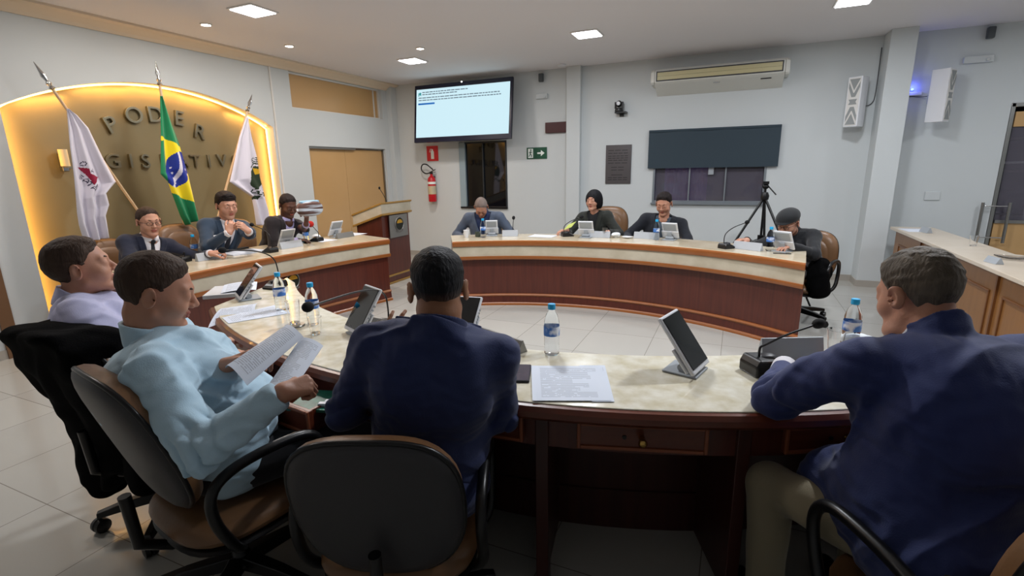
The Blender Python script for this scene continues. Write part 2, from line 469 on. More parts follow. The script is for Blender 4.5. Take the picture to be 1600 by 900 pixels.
def hand_prims(W, D, Nn, side, curl, sc=1.0, spread=.1, thumb=.5):
    """W wrist, D finger direction, Nn back-of-hand normal; side +1 when the thumb lies along +x = D x N * side"""
    D = D/np.linalg.norm(D); Nn = Nn-D*(Nn@D); Nn = Nn/np.linalg.norm(Nn); X = np.cross(D, Nn)*side
    L = lambda x, y, z: W+(X*x+D*y+Nn*z)*sc
    palm = []; fing = []
    bx = [.027, .009, -.010, -.027]; ky = [.088, .092, .087, .078]
    ln = [(.042, .026, .021), (.046, .029, .022), (.043, .027, .021), (.033, .020, .018)]
    rr = [.0090, .0092, .0086, .0076]
    for i in range(4):
        palm.append((L(bx[i]*.55, .004, 0), L(bx[i], ky[i]-.004, .0), .0165*sc, .0115*sc))
        a = spread*(1.5-i); p = L(bx[i], ky[i], 0); d = D*math.cos(a)+X*math.sin(a)
        c = curl[i] if isinstance(curl, (list, tuple)) else curl
        ang = 0
        for j in range(3):
            ang += c*(.85, 1.05, .7)[j]
            v = d*math.cos(ang)-Nn*math.sin(ang); q = p+v*ln[i][j]*sc
            fing.append((p, q, rr[i]*sc*(1-.08*j), rr[i]*sc*(.92-.08*j))); p = q
    p0 = L(.022, .018, -.006); p1 = L(.043, .055, -.018); palm.append((p0, p1, .015*sc, .0125*sc))
    v = (X*.35+D*.85-Nn*(.2+thumb)); v /= np.linalg.norm(v); p2 = p1+v*.034*sc
    v2 = (X*(.3-thumb*.8)+D*.9-Nn*(.1+thumb)); v2 /= np.linalg.norm(v2); p3 = p2+v2*.026*sc
    fing.append((p1, p2, .0112*sc, .0102*sc)); fing.append((p2, p3, .0102*sc, .0085*sc))
    return palm, fing, L(0, .08, 0)
def ik(S, T, l1, l2, pole):
    v = T-S; d = np.linalg.norm(v); mx = (l1+l2)*.985
    if d > mx: T = S+v/d*mx; v = T-S; d = mx
    u = v/d; a = (l1*l1-l2*l2+d*d)/(2*d); hgt = math.sqrt(max(l1*l1-a*a, 1e-6))
    pp = pole-u*(pole@u); pp /= np.linalg.norm(pp); return S+u*a+pp*hgt, T
def hdir(deg): return np.array([math.cos(math.radians(deg)), math.sin(math.radians(deg)), 0.])

def person(label, H, P, by, fy, fp=5, fr=0, seat=.44, sc=1.0, w=1.0, bulk=0.0, hands=None, outfit='suit', top=None, shirt=None, tie=None,
           trousers=None, skin=None, hair=None, hm=None, res=.006, knees=None, feet=None, wr=.003, neck=1.0, head=None, glasses=False, cap=None,
           legres=.012, legs=True, beard=None, brooch=False, jacket_open=.072, collar_h=.0, eyes=True, poles=None, sleeve=1.0, hs=1.0, nfwd=.045, ndn=.155, armw=1.0, skirt=0, arml=1.0, hunch=0, jcol=0):
    head = head or {}; hands = hands or {}
    H = V3(H); base = np.array([P[0], P[1], 0.]); Pv = np.array([P[0], P[1], seat+.10])
    root = thing('person', label, 'person', tuple(base))
    F = hdir(by); Rt = np.array([F[1], -F[0], 0.]); Z = np.array([0, 0, 1.])
    # head frame
    f0 = hdir(fy); r0 = np.array([f0[1], -f0[0], 0.]); p = math.radians(fp)
    hf = f0*math.cos(p)-Z*math.sin(p); hu = f0*math.sin(p)+Z*math.cos(p)
    a = math.radians(fr); hr = r0*math.cos(a)-hu*math.sin(a); hu = hu*math.cos(a)+r0*math.sin(a)
    RH = np.stack([hr, hf, hu], 1)
    N = H-Z*ndn*sc-F*nfwd*sc
    U = N-Pv; Lt = np.linalg.norm(U); U /= Lt
    Ft = F-U*(F@U); Ft /= np.linalg.norm(Ft); Rr = np.cross(Ft, U)
    RT = np.stack([Rr, Ft, U], 1)
    loc = lambda x, y, z: N+Rr*x+Ft*y+U*z                      # torso frame, origin at the neck base
    Bs = H+RH@np.array([0, -.034, -.070])*sc
    sw = .178*w*sc
    hq = lambda p_: ((p_-H)@RH)/(sc*hs)
    fhead = lambda p_: head_sdf(hq(p_), head)*sc*hs
    arms = []
    hd_p = []
    for s, key in ((-1, 'L'), (1, 'R')):
        S = loc(s*sw, .005, -.055*sc)
        hdn = hands.get(key)
        if hdn is None: hdn = dict(p=base+Ft*.38+Rr*s*.12+Z*(seat+.22), d=F-Rr*s*.3, n=Z, c=.4)
        T = V3(hdn['p'])
        pole = V3(hdn['pole']) if 'pole' in hdn else (Rr*s*.9-Z*1.0-F*.25)
        E, T = ik(S, T, .285*sc*arml, .255*sc*arml, pole)
        d = V3(hdn.get('d', T-E)); n = V3(hdn.get('n', Z))
        palm, fing, hc = hand_prims(T, d, n, -s, hdn.get('c', .35), sc*.97*hdn.get('s', 1), hdn.get('sp', .1), hdn.get('th', .4))
        arms.append((S, E, T, palm, fing, hc, s))
    g = 1.0+bulk
    def torso(p_, gr=0.0, hips=True):
        q = (p_-N)@RT
        cw = .172*w*sc
        d = ell(q, (0, .012, -.17*sc), (cw, (.116+bulk*.07)*sc, .17*sc))
        d = smin(d, ell(q, (0, .018+bulk*.05, -Lt*.70), ((.150+bulk*.06)*sc*w, (.118+bulk*.09)*sc, .17*sc)), .08)
        if skirt and gr > 0:
            for k_ in (-1, 1): d = smin(d, rc(p_, Pv+Rt*k_*.11+Z*.03, Pv+Rt*k_*.13+F*skirt+Z*.01, .125, .105), .06)
        if hunch and gr > 0: d = smin(d, ell(q, (0, -.055-hunch*.5, -.19), (.150*w, .075+hunch*.5, .17)), .06)
        if hips: d = smin(d, ell(q, (0, .01, -Lt*1.02), ((.165+bulk*.05)*sc, .135*sc, .12*sc)), .08)
        s_ = np.stack([np.abs(q[:, 0]), q[:, 1], q[:, 2]], 1)
        d = smin(d, rc(s_, V3((.03, -.005, -.030*sc)), V3((sw-.012, .003, -.060*sc)), .052*sc, .060*sc), .05)
        d = smin(d, ell(s_, (.085*sc, -.055*sc, -.15*sc), (.075*sc, .06*sc, .12*sc)), .06)     # shoulder blades
        return d-gr
    def arm(p_, A, gr=0.0, r=(.056, .047, .044, .029), tip=0.0):
        S, E, T = A[:3]
        e = (T-E)/np.linalg.norm(T-E); T2 = T-e*tip
        d = rc(p_, S, E, r[0]*sc+gr, r[1]*sc+gr); d = smin(d, rc(p_, E, T2, r[2]*sc+gr, r[3]*sc+gr), .02)
        if tip: d = smax(d, (p_-T2)@e, .006)
        return d
    ax = (Bs-N)/np.linalg.norm(Bs-N)
    fneck = lambda p_: rc(p_, N-ax*.03, Bs, .060*sc*neck, .052*sc*neck)
    def fhand(p_, A):
        d = np.full(len(p_), 1.)
        for q in A[3]: d = smin(d, rc(p_, *q), .012)
        e = A[2]; d = smin(d, rc(p_, A[1]+(e-A[1])*.6, e, .030*sc*A_s, .0235*sc*A_s), .02)
        f = np.full(len(p_), 1.)
        for q in A[4]: f = smin(f, rc(p_, *q), .003)
        return smin(d, f, .006)
    A_s = 1.0
    def body(p_):
        d = near(p_, H, .19*sc, fhead)
        d = smin(d, near(p_, (N+Bs)/2, .17, fneck), .025)
        d = smin(d, torso(p_, -.03, False), .03)
        for A in arms:
            c = (A[0]+A[2])/2; R_ = max(np.linalg.norm(A[0]-c), np.linalg.norm(A[1]-c))+.08
            d = smin(d, near(p_, c, R_, lambda x, A=A: arm(x, A, -.014)), .02)
            d = smin(d, near(p_, A[5], .15*sc, lambda x, A=A: fhand(x, A)), .008)
        return d
    allp = np.array([H+.16, H-.16, N, Pv]+[A[i] for A in arms for i in (0, 1, 2, 5)])
    lo = allp.min(0)-.12; hi = allp.max(0)+.12; lo[2] = min(lo[2], Pv[2]-.06)
    v, qd = mesh_sdf(body, lo, hi, res)
    ql = hq(v); lip = (np.abs(ql[:, 0]) < .023) & (ql[:, 1] > .082) & (ql[:, 2] > -.072) & (ql[:, 2] < -.049)
    mi = lip[qd].all(1).astype(np.int32)
    np_mesh('body', v, qd, [skin, M_['lip']], root, base, mi)
    # eyes
    if eyes and head.get('lids') != 'closed':
        for s in (-1, 1):
            mb = MB(); R_ = Matrix(RH.tolist()); q0 = lambda x, y, z: Vector(H+RH@np.array([x, y, z])*sc*hs-base); k_ = sc*hs
            mb.ellipsoid(q0(s*.0315, .0862, .003), (.0110*k_, .0036*k_, .0032*k_), 16, R_, 0); mb.ellipsoid(q0(s*.0315, .0878, .003), (.0046*k_, .0030*k_, .0032*k_), 12, R_, 1)
            mb.build('eye', [M_['eye'], M_['iris']], root, smooth=180)
    # hair
    if hair and hair['kind'] != 'none':
        fn = lambda p_: hair_sdf(hq(p_), hair)*sc*hs
        v, qd = mesh_sdf(fn, H-.17, H+.17, min(res, .0045)); np_mesh('hair', v, qd, hm, root, base)
        bc = hair.get('brow', True)
        if bc and eyes:
            mb = MB()
            for s in (-1, 1):
                pts = [Vector(H+RH@np.array(u)*sc*hs-base) for u in ((s*.014, .0885, .0265), (s*.028, .0855, .031), (s*.043, .0745, .028))]
                mb.tube(pts, [.0028, .0034, .0016], 8)
            mb.build('eyebrows', hm, root, smooth=180)
    if beard is not None:
        def bf(p_):
            q = hq(p_); d = head_sdf(q, head)-.0035
            m = np.maximum(q[:, 2]+.042-np.clip((.05-q[:, 1])*.5, 0, .04), -q[:, 1]-.01); return smax(d, m, .006)*sc
        v, qd = mesh_sdf(bf, H-.17, H+.14, res); np_mesh('beard', v, qd, beard, root, base)
    if cap is not None:
        def cf(p_):
            q = hq(p_)
            d = ell(q, (0, -.004, .066), (.094, .122, .076)); d = smax(d, -(q[:, 2]-.036), .01)
            d = smin(d, ell(q, (0, .100, .048), (.062, .045, .010)), .015); return d*sc
        v, qd = mesh_sdf(cf, H-.19, H+.19, .005); np_mesh('flat_cap', v, qd, cap, root, base)
    if glasses:
        mb = MB()
        for s in (-1, 1):
            ring = [Vector(H+RH@np.array((s*.033+.023*math.cos(t), .104-.10*abs(s*.033+.023*math.cos(t))**1.6, .004+.016*math.sin(t)))*sc*hs-base) for t in arc(0, 2*math.pi, 20)[:-1]]
            mb.tube(ring, .0022, 6, closed=True)
            mb.tube([Vector(H+RH@np.array(u)*sc*hs-base) for u in ((s*.056, .097, .008), (s*.076, .06, .010), (s*.080, -.01, .008))], .002, 6)
        mb.tube([Vector(H+RH@np.array(u)*sc*hs-base) for u in ((-.010, .104, .007), (0, .107, .010), (.010, .104, .007))], .002, 6)
        mb.build('glasses', M_['lens'], root, smooth=180)
    # torso coordinates
    def vee(p_, ow):
        q = (p_-N)@RT; x = np.abs(q[:, 0]); a_ = -q[:, 2]
        return q, x, a_
    sleeve_tip = {'suit': .012, 'shirt': .004, 'coat': .012}[outfit]
    suit = outfit in ('suit', 'coat')
    gr = .012 if suit else .005
    ra = (.062, .056, .053, .038) if suit else (.060, .053, .050, .035)
    ra = tuple(x*armw for x in ra)
    def topf(p_):
        d = torso(p_, gr)
        for A in arms:
            c = (A[0]+A[2])/2; R_ = max(np.linalg.norm(A[0]-c), np.linalg.norm(A[1]-c))+.10
            d = smin(d, near(p_, c, R_, lambda x, A=A: arm(x, A, 0, ra, sleeve_tip)), .045)
        q, x, a_ = vee(p_, 0)
        if suit:
            col = rc(p_, N-ax*.01*sc-Ft*.004, N+ax*.085*sc-Ft*.010, .078*sc*neck, .066*sc*neck); col = smax(col, (p_-(N+ax*(.022+jcol)*sc))@(ax*.9+Ft*.42), .004)
            d = smin(d, col, .012)
            hw = jacket_open*sc*(1-a_/(.32*sc))
            lap = np.maximum(np.maximum(d-.006, np.abs(x-hw-.022)-.030*np.clip(1.15-a_/(.33*sc), .1, 1)), np.maximum(-q[:, 1]+.03, np.maximum(a_-.30*sc, -.03-a_)))
            d = np.minimum(d, lap)
            cut = np.maximum(np.maximum(x-hw, -(q[:, 1]-.0)), a_-.33*sc)
            d = smax(d, -cut, .003)
        d = d+folds(p_, wr*.5, 24, 11)+crease(p_, wr*1.1, 30, 7)+crease(p_, wr*.9, 44, 3)+folds(p_, wr*.25, 90, 5)
        # elbow creases
        for A in arms:
            e = A[1]; r_ = np.linalg.norm(p_-e, axis=1); m = r_ < .13
            if m.any():
                u_ = (A[2]-A[1])/np.linalg.norm(A[2]-A[1]); tt = (p_[m]-e)@u_
                d[m] -= (wr*2.2)*(np.abs(np.sin(tt*62+1.6*np.sin((p_[m]@Rr)*26)))-.6)*np.clip(1-r_[m]/.13, 0, 1)
        return d
    v, qd = mesh_sdf(topf, lo-.05, hi+.02, res)
    np_mesh({'suit': 'jacket', 'coat': 'coat', 'shirt': 'shirt'}[outfit], v, qd, top, root, base)
    tl = .062*sc
    def collar(p_):
        d = rc(p_, N-ax*.005, N+ax*.075*sc, .071*sc*neck, .064*sc*neck)
        d = np.maximum(d, (p_-(N+ax*(.036+collar_h)*sc))@(ax*.92+Ft*.38)); d = np.maximum(d, -((p_-(N-ax*.02))@ax))
        q = (p_-N)@RT
        return np.maximum(d, .016+.0-np.abs(q[:, 0])-np.where(q[:, 1] > 0, 0, 1)-np.clip(-(q[:, 2]-.03), 0, 1)*.6)
    if suit and shirt is not None:
        def sf(p_):
            d = torso(p_, -.004, False); d = np.minimum(d, collar(p_))
            for A in arms:
                e = (A[2]-A[1])/np.linalg.norm(A[2]-A[1]); c0 = A[2]-e*.05
                c1 = A[2]+e*.008; cu = rc(p_, c0, c1+e*.03, .0375*sc*armw, .0345*sc*armw); d = np.minimum(d, np.maximum(cu, (p_-c1)@e))
            return d
        v, qd = mesh_sdf(sf, lo-.02, hi, res); np_mesh('shirt', v, qd, shirt, root, base)
    elif not suit:
        v, qd = mesh_sdf(lambda p_: smax(collar(p_)-.002, -(fneck(p_)-.004), .003), N-.16, N+.17, min(res, .004)); np_mesh('collar', v, qd, top, root, base)
    if tie is not None:
        def tf(p_):
            q = (p_-N)@RT; a_ = -q[:, 2]; d = torso(p_, .002, False)
            wid = np.interp(a_, [-.04, .02, .4], [.012, .013, .038])
            d = np.maximum(np.maximum(d, np.abs(q[:, 0])-wid), np.maximum(-q[:, 1]+.02, np.maximum(a_-.36, -.02-a_)))
            kn = ell(q, (0, .072*neck*sc, -.002), (.020, .014, .020)); return np.minimum(d, kn)
        v, qd = mesh_sdf(tf, N-.42, N+.1, min(res, .004)); np_mesh('necktie', v, qd, tie, root, base)
    # legs
    if legs:
        kn = knees or [Pv+F*.44*sc-Rt*.12+Z*(.5*sc-Pv[2]), Pv+F*.44*sc+Rt*.12+Z*(.5*sc-Pv[2])]
        kn = [V3(k) for k in kn]
        ft = feet or [np.array([k[0], k[1], 0])+F*(-.03)+Z*.09 for k in kn]; ft = [V3(k) for k in ft]
        hp = [Pv-Rt*.085*sc, Pv+Rt*.085*sc]
        def lf(p_):
            q = p_-Pv; d = ell(p_, Pv-Z*.005, ((.17+bulk*.04)*sc,)*2+(.105*sc,))
            for h_, k, f_ in zip(hp, kn, ft):
                d = smin(d, rc(p_, h_, k, .088*sc, .066*sc), .05); l = rc(p_, k, f_, .068*sc, .052*sc); l = smax(l, -(p_[:, 2]-f_[2]+.02), .01); d = smin(d, l, .02)
            return d+folds(p_, .004, 24, 4)
        al = np.array(hp+kn+ft); v, qd = mesh_sdf(lf, al.min(0)-.2, al.max(0)+.2, legres); np_mesh('trousers', v, qd, trousers, root, base)
        for f_ in ft:
            a0 = V3((f_[0], f_[1], .035)); dr = F
            fs = lambda p_: smax(smin(rc(p_, a0-dr*.03, a0+dr*.16, .038, .034), sph(p_, a0+Z*.035, .042), .03), -p_[:, 2]+.003, .008)
            v, qd = mesh_sdf(fs, a0-.25, a0+.25, .008); np_mesh('shoe', v, qd, M_['black'], root, base)
    return root

# ================================================================== THE ROOM
XL = -5.60
def floor_mat():
    m = bpy.data.materials.new('polished_floor_tiles'); m.use_nodes = True; nt = m.node_tree; b = nt.nodes['Principled BSDF']
    tc = nt.nodes.new('ShaderNodeTexCoord'); sp = nt.nodes.new('ShaderNodeSeparateXYZ'); nt.links.new(tc.outputs['Object'], sp.inputs[0])
    def N(op, a, b_=None, c=None):
        n = nt.nodes.new('ShaderNodeMath'); n.operation = op
        for i, x in enumerate((a, b_, c)):
            if x is None: continue
            if isinstance(x, (int, float)): n.inputs[i].default_value = x
            else: nt.links.new(x, n.inputs[i])
        return n.outputs[0]
    g = []; ids = []
    for ax, off in ((0, -.59), (1, .99)):
        u = N('DIVIDE', N('SUBTRACT', sp.outputs[ax], off), .57); fr = N('FRACT', u)
        g.append(N('LESS_THAN', N('MINIMUM', fr, N('SUBTRACT', 1., fr)), .0035)); ids.append(N('FLOOR', u))
    gr = N('MAXIMUM', g[0], g[1])
    cb = nt.nodes.new('ShaderNodeCombineXYZ'); nt.links.new(ids[0], cb.inputs[0]); nt.links.new(ids[1], cb.inputs[1])
    wn = nt.nodes.new('ShaderNodeTexWhiteNoise'); nt.links.new(cb.outputs[0], wn.inputs['Vector'])
    ns = nt.nodes.new('ShaderNodeTexNoise'); ns.inputs['Scale'].default_value = 2.2; nt.links.new(tc.outputs['Object'], ns.inputs['Vector'])
    f = N('ADD', N('MULTIPLY', wn.outputs[0], .5), N('MULTIPLY', ns.outputs['Fac'], .5))
    mx = nt.nodes.new('ShaderNodeMix'); mx.data_type = 'RGBA'; nt.links.new(f, mx.inputs['Factor']); mx.inputs['A'].default_value = lin('#aaa9a3'); mx.inputs['B'].default_value = lin('#b5b3ac')
    m2 = nt.nodes.new('ShaderNodeMix'); m2.data_type = 'RGBA'; nt.links.new(gr, m2.inputs['Factor']); nt.links.new(mx.outputs['Result'], m2.inputs['A']); m2.inputs['B'].default_value = lin('#77736b')
    nt.links.new(m2.outputs['Result'], b.inputs['Base Color']); b.inputs['Roughness'].default_value = .16; b.inputs['Coat Weight'].default_value = .1
    return m
M_['floor'] = floor_mat()
struct(MB().box(((XL+XR)/2-.2, (YN+11)/2, -.05), (XR-XL+1.2, 11-YN+1, .1)).build('floor', M_['floor']))
struct(MB().box(((XL+XR)/2, (YN+YB)/2, HC+.05), (XR-XL+.6, YB-YN+.4, .1)).build('ceiling', M_['ceiling']))

def wall_grid(mb, a0, a1, z0, z1, holes, put):
    """solid wall cells around rectangular holes (a0,a1,z0,z1)"""
    As = sorted({a0, a1}|{h[0] for h in holes}|{h[1] for h in holes}); Zs = sorted({z0, z1}|{h[2] for h in holes}|{h[3] for h in holes})
    for i in range(len(As)-1):
        for j in range(len(Zs)-1):
            ca, cz = (As[i]+As[i+1])/2, (Zs[j]+Zs[j+1])/2
            if any(h[0] < ca < h[1] and h[2] < cz < h[3] for h in holes): continue
            put(As[i], As[i+1], Zs[j], Zs[j+1])
    return mb
TW = .15
# back wall
W1 = (-4.30, -3.43, .865, 1.945); W2 = (-1.125, .335, .985, 1.90); DR = (2.70, 4.45, 0, 2.10)
mb = MB(); wall_grid(mb, XL-TW, XR, 0, HC, [W1, W2, DR], lambda a, b, c, d: mb.box(((a+b)/2, YB+TW/2, (c+d)/2), (b-a, TW, d-c)))
struct(mb.build('wall_back', M_['wall']))
# left wall with the arched niche, the fanlight opening and the double door opening
NY0, NY1 = 2.28, 5.00; ZS, ZT = 2.085, 2.425
HW = (5.36, 7.30, 2.36, 2.83); LD = (5.58, 7.30, 0, 1.87)
mb = MB(); put = lambda a, b, c, d: mb.box((XL-TW/2, (a+b)/2, (c+d)/2), (TW, b-a, d-c))
put(YN, NY0, 0, HC); wall_grid(mb, NY1, YB, 0, HC, [HW, LD], put)
sag = ZT-ZS; half = (NY1-NY0)/2; RA = (half*half+sag*sag)/(2*sag); yc = (NY0+NY1)/2; zc = ZT-RA
archz = lambda y: zc+math.sqrt(max(RA*RA-(y-yc)**2, 0))
ns = 36
for i in range(ns):
    y0 = NY0+(NY1-NY0)*i/ns; y1 = NY0+(NY1-NY0)*(i+1)/ns
    vs = [(x, y, z) for x in (XL-TW, XL) for y, z in ((y0, archz(y0)), (y1, archz(y1)), (y1, HC), (y0, HC))]
    mb.add(vs, [(0, 1, 2, 3), (7, 6, 5, 4), (0, 4, 5, 1), (2, 6, 7, 3), (1, 5, 6, 2), (0, 3, 7, 4)])
struct(mb.build('wall_left', M_['wall']))
struct(MB().box((XL-TW-.03, (NY0+NY1)/2, 1.25), (.06, NY1-NY0+.3, 2.6)).build('wall_niche', M_['niche']))
struct(MB().box((XR+TW/2, (YN+YB)/2, HC/2), (TW, YB-YN, HC)).build('wall_right', M_['wall']))
struct(MB().box(((XL+XR)/2, YN-TW/2, HC/2), (XR-XL, TW, HC)).build('wall_front', M_['wall']))
# pilasters
struct(MB().box((-2.30, YB-.05, HC/2), (.21, .10, HC)).build('trim_1', M_['wall'], bevel=.004))
struct(MB().box((1.56, YB-.16, HC/2), (.25, .32, HC)).build('trim_2', M_['wall'], bevel=.004))
struct(MB().box((XL+.008, 5.045, (HC+.0)/2), (.016, .022, HC)).build('trim_3', M_['trimwhite'], bevel=.003))
struct(MB().box((XL+.05, 7.50, HC/2), (.10, .16, HC)).build('trim_7', M_['wall'], bevel=.004))
# cornice along the left wall
mb = MB(); mb.add([(x, y, z) for y in (YN, YB) for x, z in ((XL, HC), (XL+.16, HC), (XL+.16, HC-.02), (XL+.11, HC-.035), (XL+.045, HC-.075), (XL+.02, HC-.10), (XL, HC-.10))],
      [tuple(range(6, -1, -1)), tuple(range(7, 14))]+[(i, (i+1) % 7, 7+(i+1) % 7, 7+i) for i in range(7)])
struct(mb.build('trim_4', mat('cream_cornice', '#dccbb4', .8)))
# skirting
mb = MB()
for a, b in ((XL, -2.405), (-2.195, 1.435), (1.685, 2.66)): mb.box(((a+b)/2, YB-.006, .04), (b-a, .012, .08))
mb.box((-2.3, YB-.106, .04), (.23, .012, .08)); mb.box((1.56, YB-.326, .04), (.27, .012, .08)); mb.box((1.429, YB-.16, .04), (.012, .33, .08)); mb.box((1.691, YB-.16, .04), (.012, .33, .08))
struct(mb.build('baseboard_back', M_['baseboard']))
mb = MB()
for a, b in ((YN, NY0), (NY1, 5.5), (7.36, YB)): mb.box((XL+.006, (a+b)/2, .04), (.012, b-a, .08))
struct(mb.build('baseboard_left', M_['baseboard']))
# LED strip round the niche, tucked behind its lip, and the light it throws
M_['led'] = mat('warm_led_strip', '#ffd28a', .5, emit=('#ffc063', 9.0))
pts = [(XL-.115, NY1-.012, .1+(archz(NY1)-.12)*i/6) for i in range(7)]+[(XL-.115, y, archz(y)-.012) for y in [NY1-.012-(NY1-NY0-.024)*i/30 for i in range(1, 30)]]+[(XL-.115, NY0+.012, archz(NY0)-.02-(archz(NY0)-.12)*i/6) for i in range(7)]
ls = MB().tube(pts, .009, 8).build('led_strip', M_['led'], smooth=180)
tag(ls, 'glowing warm white light strip lining the inner edge of the arched niche', 'light strip')
def strip_light(loc, d, length, power, rotz=None):
    l = bpy.data.lights.new('niche_light', 'AREA'); l.shape = 'RECTANGLE'; l.size = .03; l.size_y = length; l.energy = power; l.color = (1.0, .53, .15)
    o = bpy.data.objects.new('niche_light', l); COL.objects.link(o); o.location = loc
    z = -Vector(d[0]).normalized(); y = Vector(d[1]).normalized(); x = y.cross(z); o.matrix_world = Matrix.Translation(loc) @ Matrix((x, y, z)).transposed().to_4x4(); return o
strip_light((XL-.085, NY1-.03, 1.15), ((-.35, -1, 0), (0, 0, 1)), 2.0, 9.0)
strip_light((XL-.085, NY0+.03, 1.15), ((-.35, 1, 0), (0, 0, 1)), 2.0, 9.0)
for i in range(5):
    y0 = NY0+(NY1-NY0)*(i+.5)/5; dz = (archz(y0+.2)-archz(y0-.2))/.4
    strip_light((XL-.085, y0, archz(y0)-.03), ((-.35, 0, -1), (0, 1, dz)), (NY1-NY0)/5, 2.6)

# fanlight and double door in the left wall: beige panels in white frames
def pane_y(name, mtl, rect, x, fr=.035, mull=(), d=.04, parent=None):
    y0, y1, z0, z1 = rect
    mb = MB()
    for a, b in ((y0, y0+fr), (y1-fr, y1)): mb.box((x, (a+b)/2, (z0+z1)/2), (d, b-a, z1-z0))
    for a, b in ((z0, z0+fr), (z1-fr, z1)): mb.box((x, (y0+y1)/2, (a+b)/2), (d, y1-y0-2*fr, b-a))
    for m in mull: mb.box((x, m, (z0+z1)/2), (d, .03, z1-z0-2*fr))
    o = mb.build(name, mtl, parent); return o
w = pane_y('window_3', M_['trimwhite'], HW, XL-.075, .02)
struct(w); MB().box((XL-.09, (HW[0]+HW[1])/2, (HW[2]+HW[3])/2), (.012, HW[1]-HW[0]-.04, HW[3]-HW[2]-.04)).build('window_panel', M_['beige'], w)
MB().box((XL-.078, 7.18, (HW[2]+HW[3])/2), (.02, .02, HW[3]-HW[2]-.04)).build('window_mullion', M_['trimwhite'], w)
d1 = pane_y('door_1', M_['steel'], LD, XL-.06, .018); struct(d1)
ym = 6.37
MB().box((XL-.085, (LD[0]+ym)/2+.009, .93), (.035, ym-LD[0]-.022, 1.83)).build('door_leaf', M_['beige'], d1, bevel=.004)
MB().box((XL-.085, (LD[1]+ym)/2-.009, .93), (.035, LD[1]-ym-.022, 1.83)).build('door_leaf', M_['beige'], d1, bevel=.004)
MB().box((XL-.03, (LD[0]+ym)/2+.1, 1.855), (.03, ym-LD[0]+.2, .035)).build('door_track', M_['greyplate'], d1)
# a door jamb at the far left
struct(MB().box((XL+.012, 1.98, 1.05), (.024, .09, 2.1)).build('trim_5', mat('brown_jamb', '#6f5138', .4)))

# windows in the back wall
def win(name, R, cols, frm, depth=.06, fr=.028):
    x0, x1, z0, z1 = R; y = YB+.02
    mb = MB()
    for a, b in ((x0, x0+fr), (x1-fr, x1)): mb.box(((a+b)/2, y, (z0+z1)/2), (b-a, depth, z1-z0))
    for a, b in ((z0, z0+fr), (z1-fr, z1)): mb.box(((x0+x1)/2, y, (a+b)/2), (x1-x0-2*fr, depth, b-a))
    o = struct(mb.build(name, frm, bevel=.002))
    for i in range(cols):
        a = x0+fr+(x1-x0-2*fr)*i/cols; b = x0+fr+(x1-x0-2*fr)*(i+1)/cols
        MB().box(((a+b)/2, y+.012, (z0+z1)/2), (b-a-.006, .008, z1-z0-2*fr)).build('window_pane', M_['darkglass'], o)
        if i: MB().box((a, y-.004, (z0+z1)/2), (.018, .04, z1-z0-2*fr)).build('window_mullion', frm, o)
    return o
M_['winframe'] = mat('aluminium_frame', '#8b9298', .35, .5)
w1 = win('window_1', W1, 2, mat('dark_frame', '#30363c', .4, .4))
MB().box((W1[0]+.055, YB+.0, 1.40), (.11, .04, W1[3]-W1[2])).build('window_jamb', mat('pale_blue_jamb', '#8fa0a8', .5), w1)
MB().box(((W1[0]+W1[1])/2, YB-.005, W1[2]+.01), (W1[1]-W1[0], .05, .03)).build('window_sill', M_['black'], w1)
w2 = win('window_2', W2, 3, M_['winframe'])
MB().box(((W2[0]+W2[1])/2, YB-.012, W2[2]-.012), (W2[1]-W2[0]+.03, .06, .024)).build('window_sill', M_['winframe'], w2)
MB().box((-.35, YB-.0, 1.42), (.07, .02, .10)).build('window_latch', M_['lightgrey'], w2, bevel=.004)
# what the panes show of the next room: a violet-lit curtain behind window_2
M_['violet'] = mat('violet_lit_curtain', '#7a4a9a', .7, emit=('#5b2f86', .16), noise=(5, '#402358', .3, (6, 1, .7)))
mb = MB(); n_ = 30
for i in range(n_):
    a = i/n_; b = (i+1)/n_
    ya = YB+.7+.05*math.sin(a*40); yb = YB+.7+.05*math.sin(b*40)
    mb.add([(-1.05+a*.62, ya, .0), (-1.05+b*.62, yb, .0), (-1.05+b*.62, yb, 2.2), (-1.05+a*.62, ya, 2.2), (-1.05+a*.62, ya+.01, .0), (-1.05+b*.62, yb+.01, .0), (-1.05+b*.62, yb+.01, 2.2), (-1.05+a*.62, ya+.01, 2.2)],
           [(0, 1, 2, 3), (7, 6, 5, 4), (0, 4, 5, 1), (3, 2, 6, 7)])
cur = mb.build('curtain', M_['violet'], smooth=60); tag(cur, 'violet lit curtain seen through the left half of the wide window', 'curtain')
for pn in [c for c in w2.children if c.name.startswith('window_pane')]:
    pn.data.materials[0] = mat('tinted_glass', '#6a6672', .03, alpha=.45, coat=.4) if 'tg' not in M_ else M_['tg']
    M_['tg'] = pn.data.materials[0]
struct(MB().box(((XL+XR)/2, YB+3.4, 1.5), (XR-XL+3, .1, 4)).build('wall_outside', mat('night_dark', '#0b0b0f', .9)))

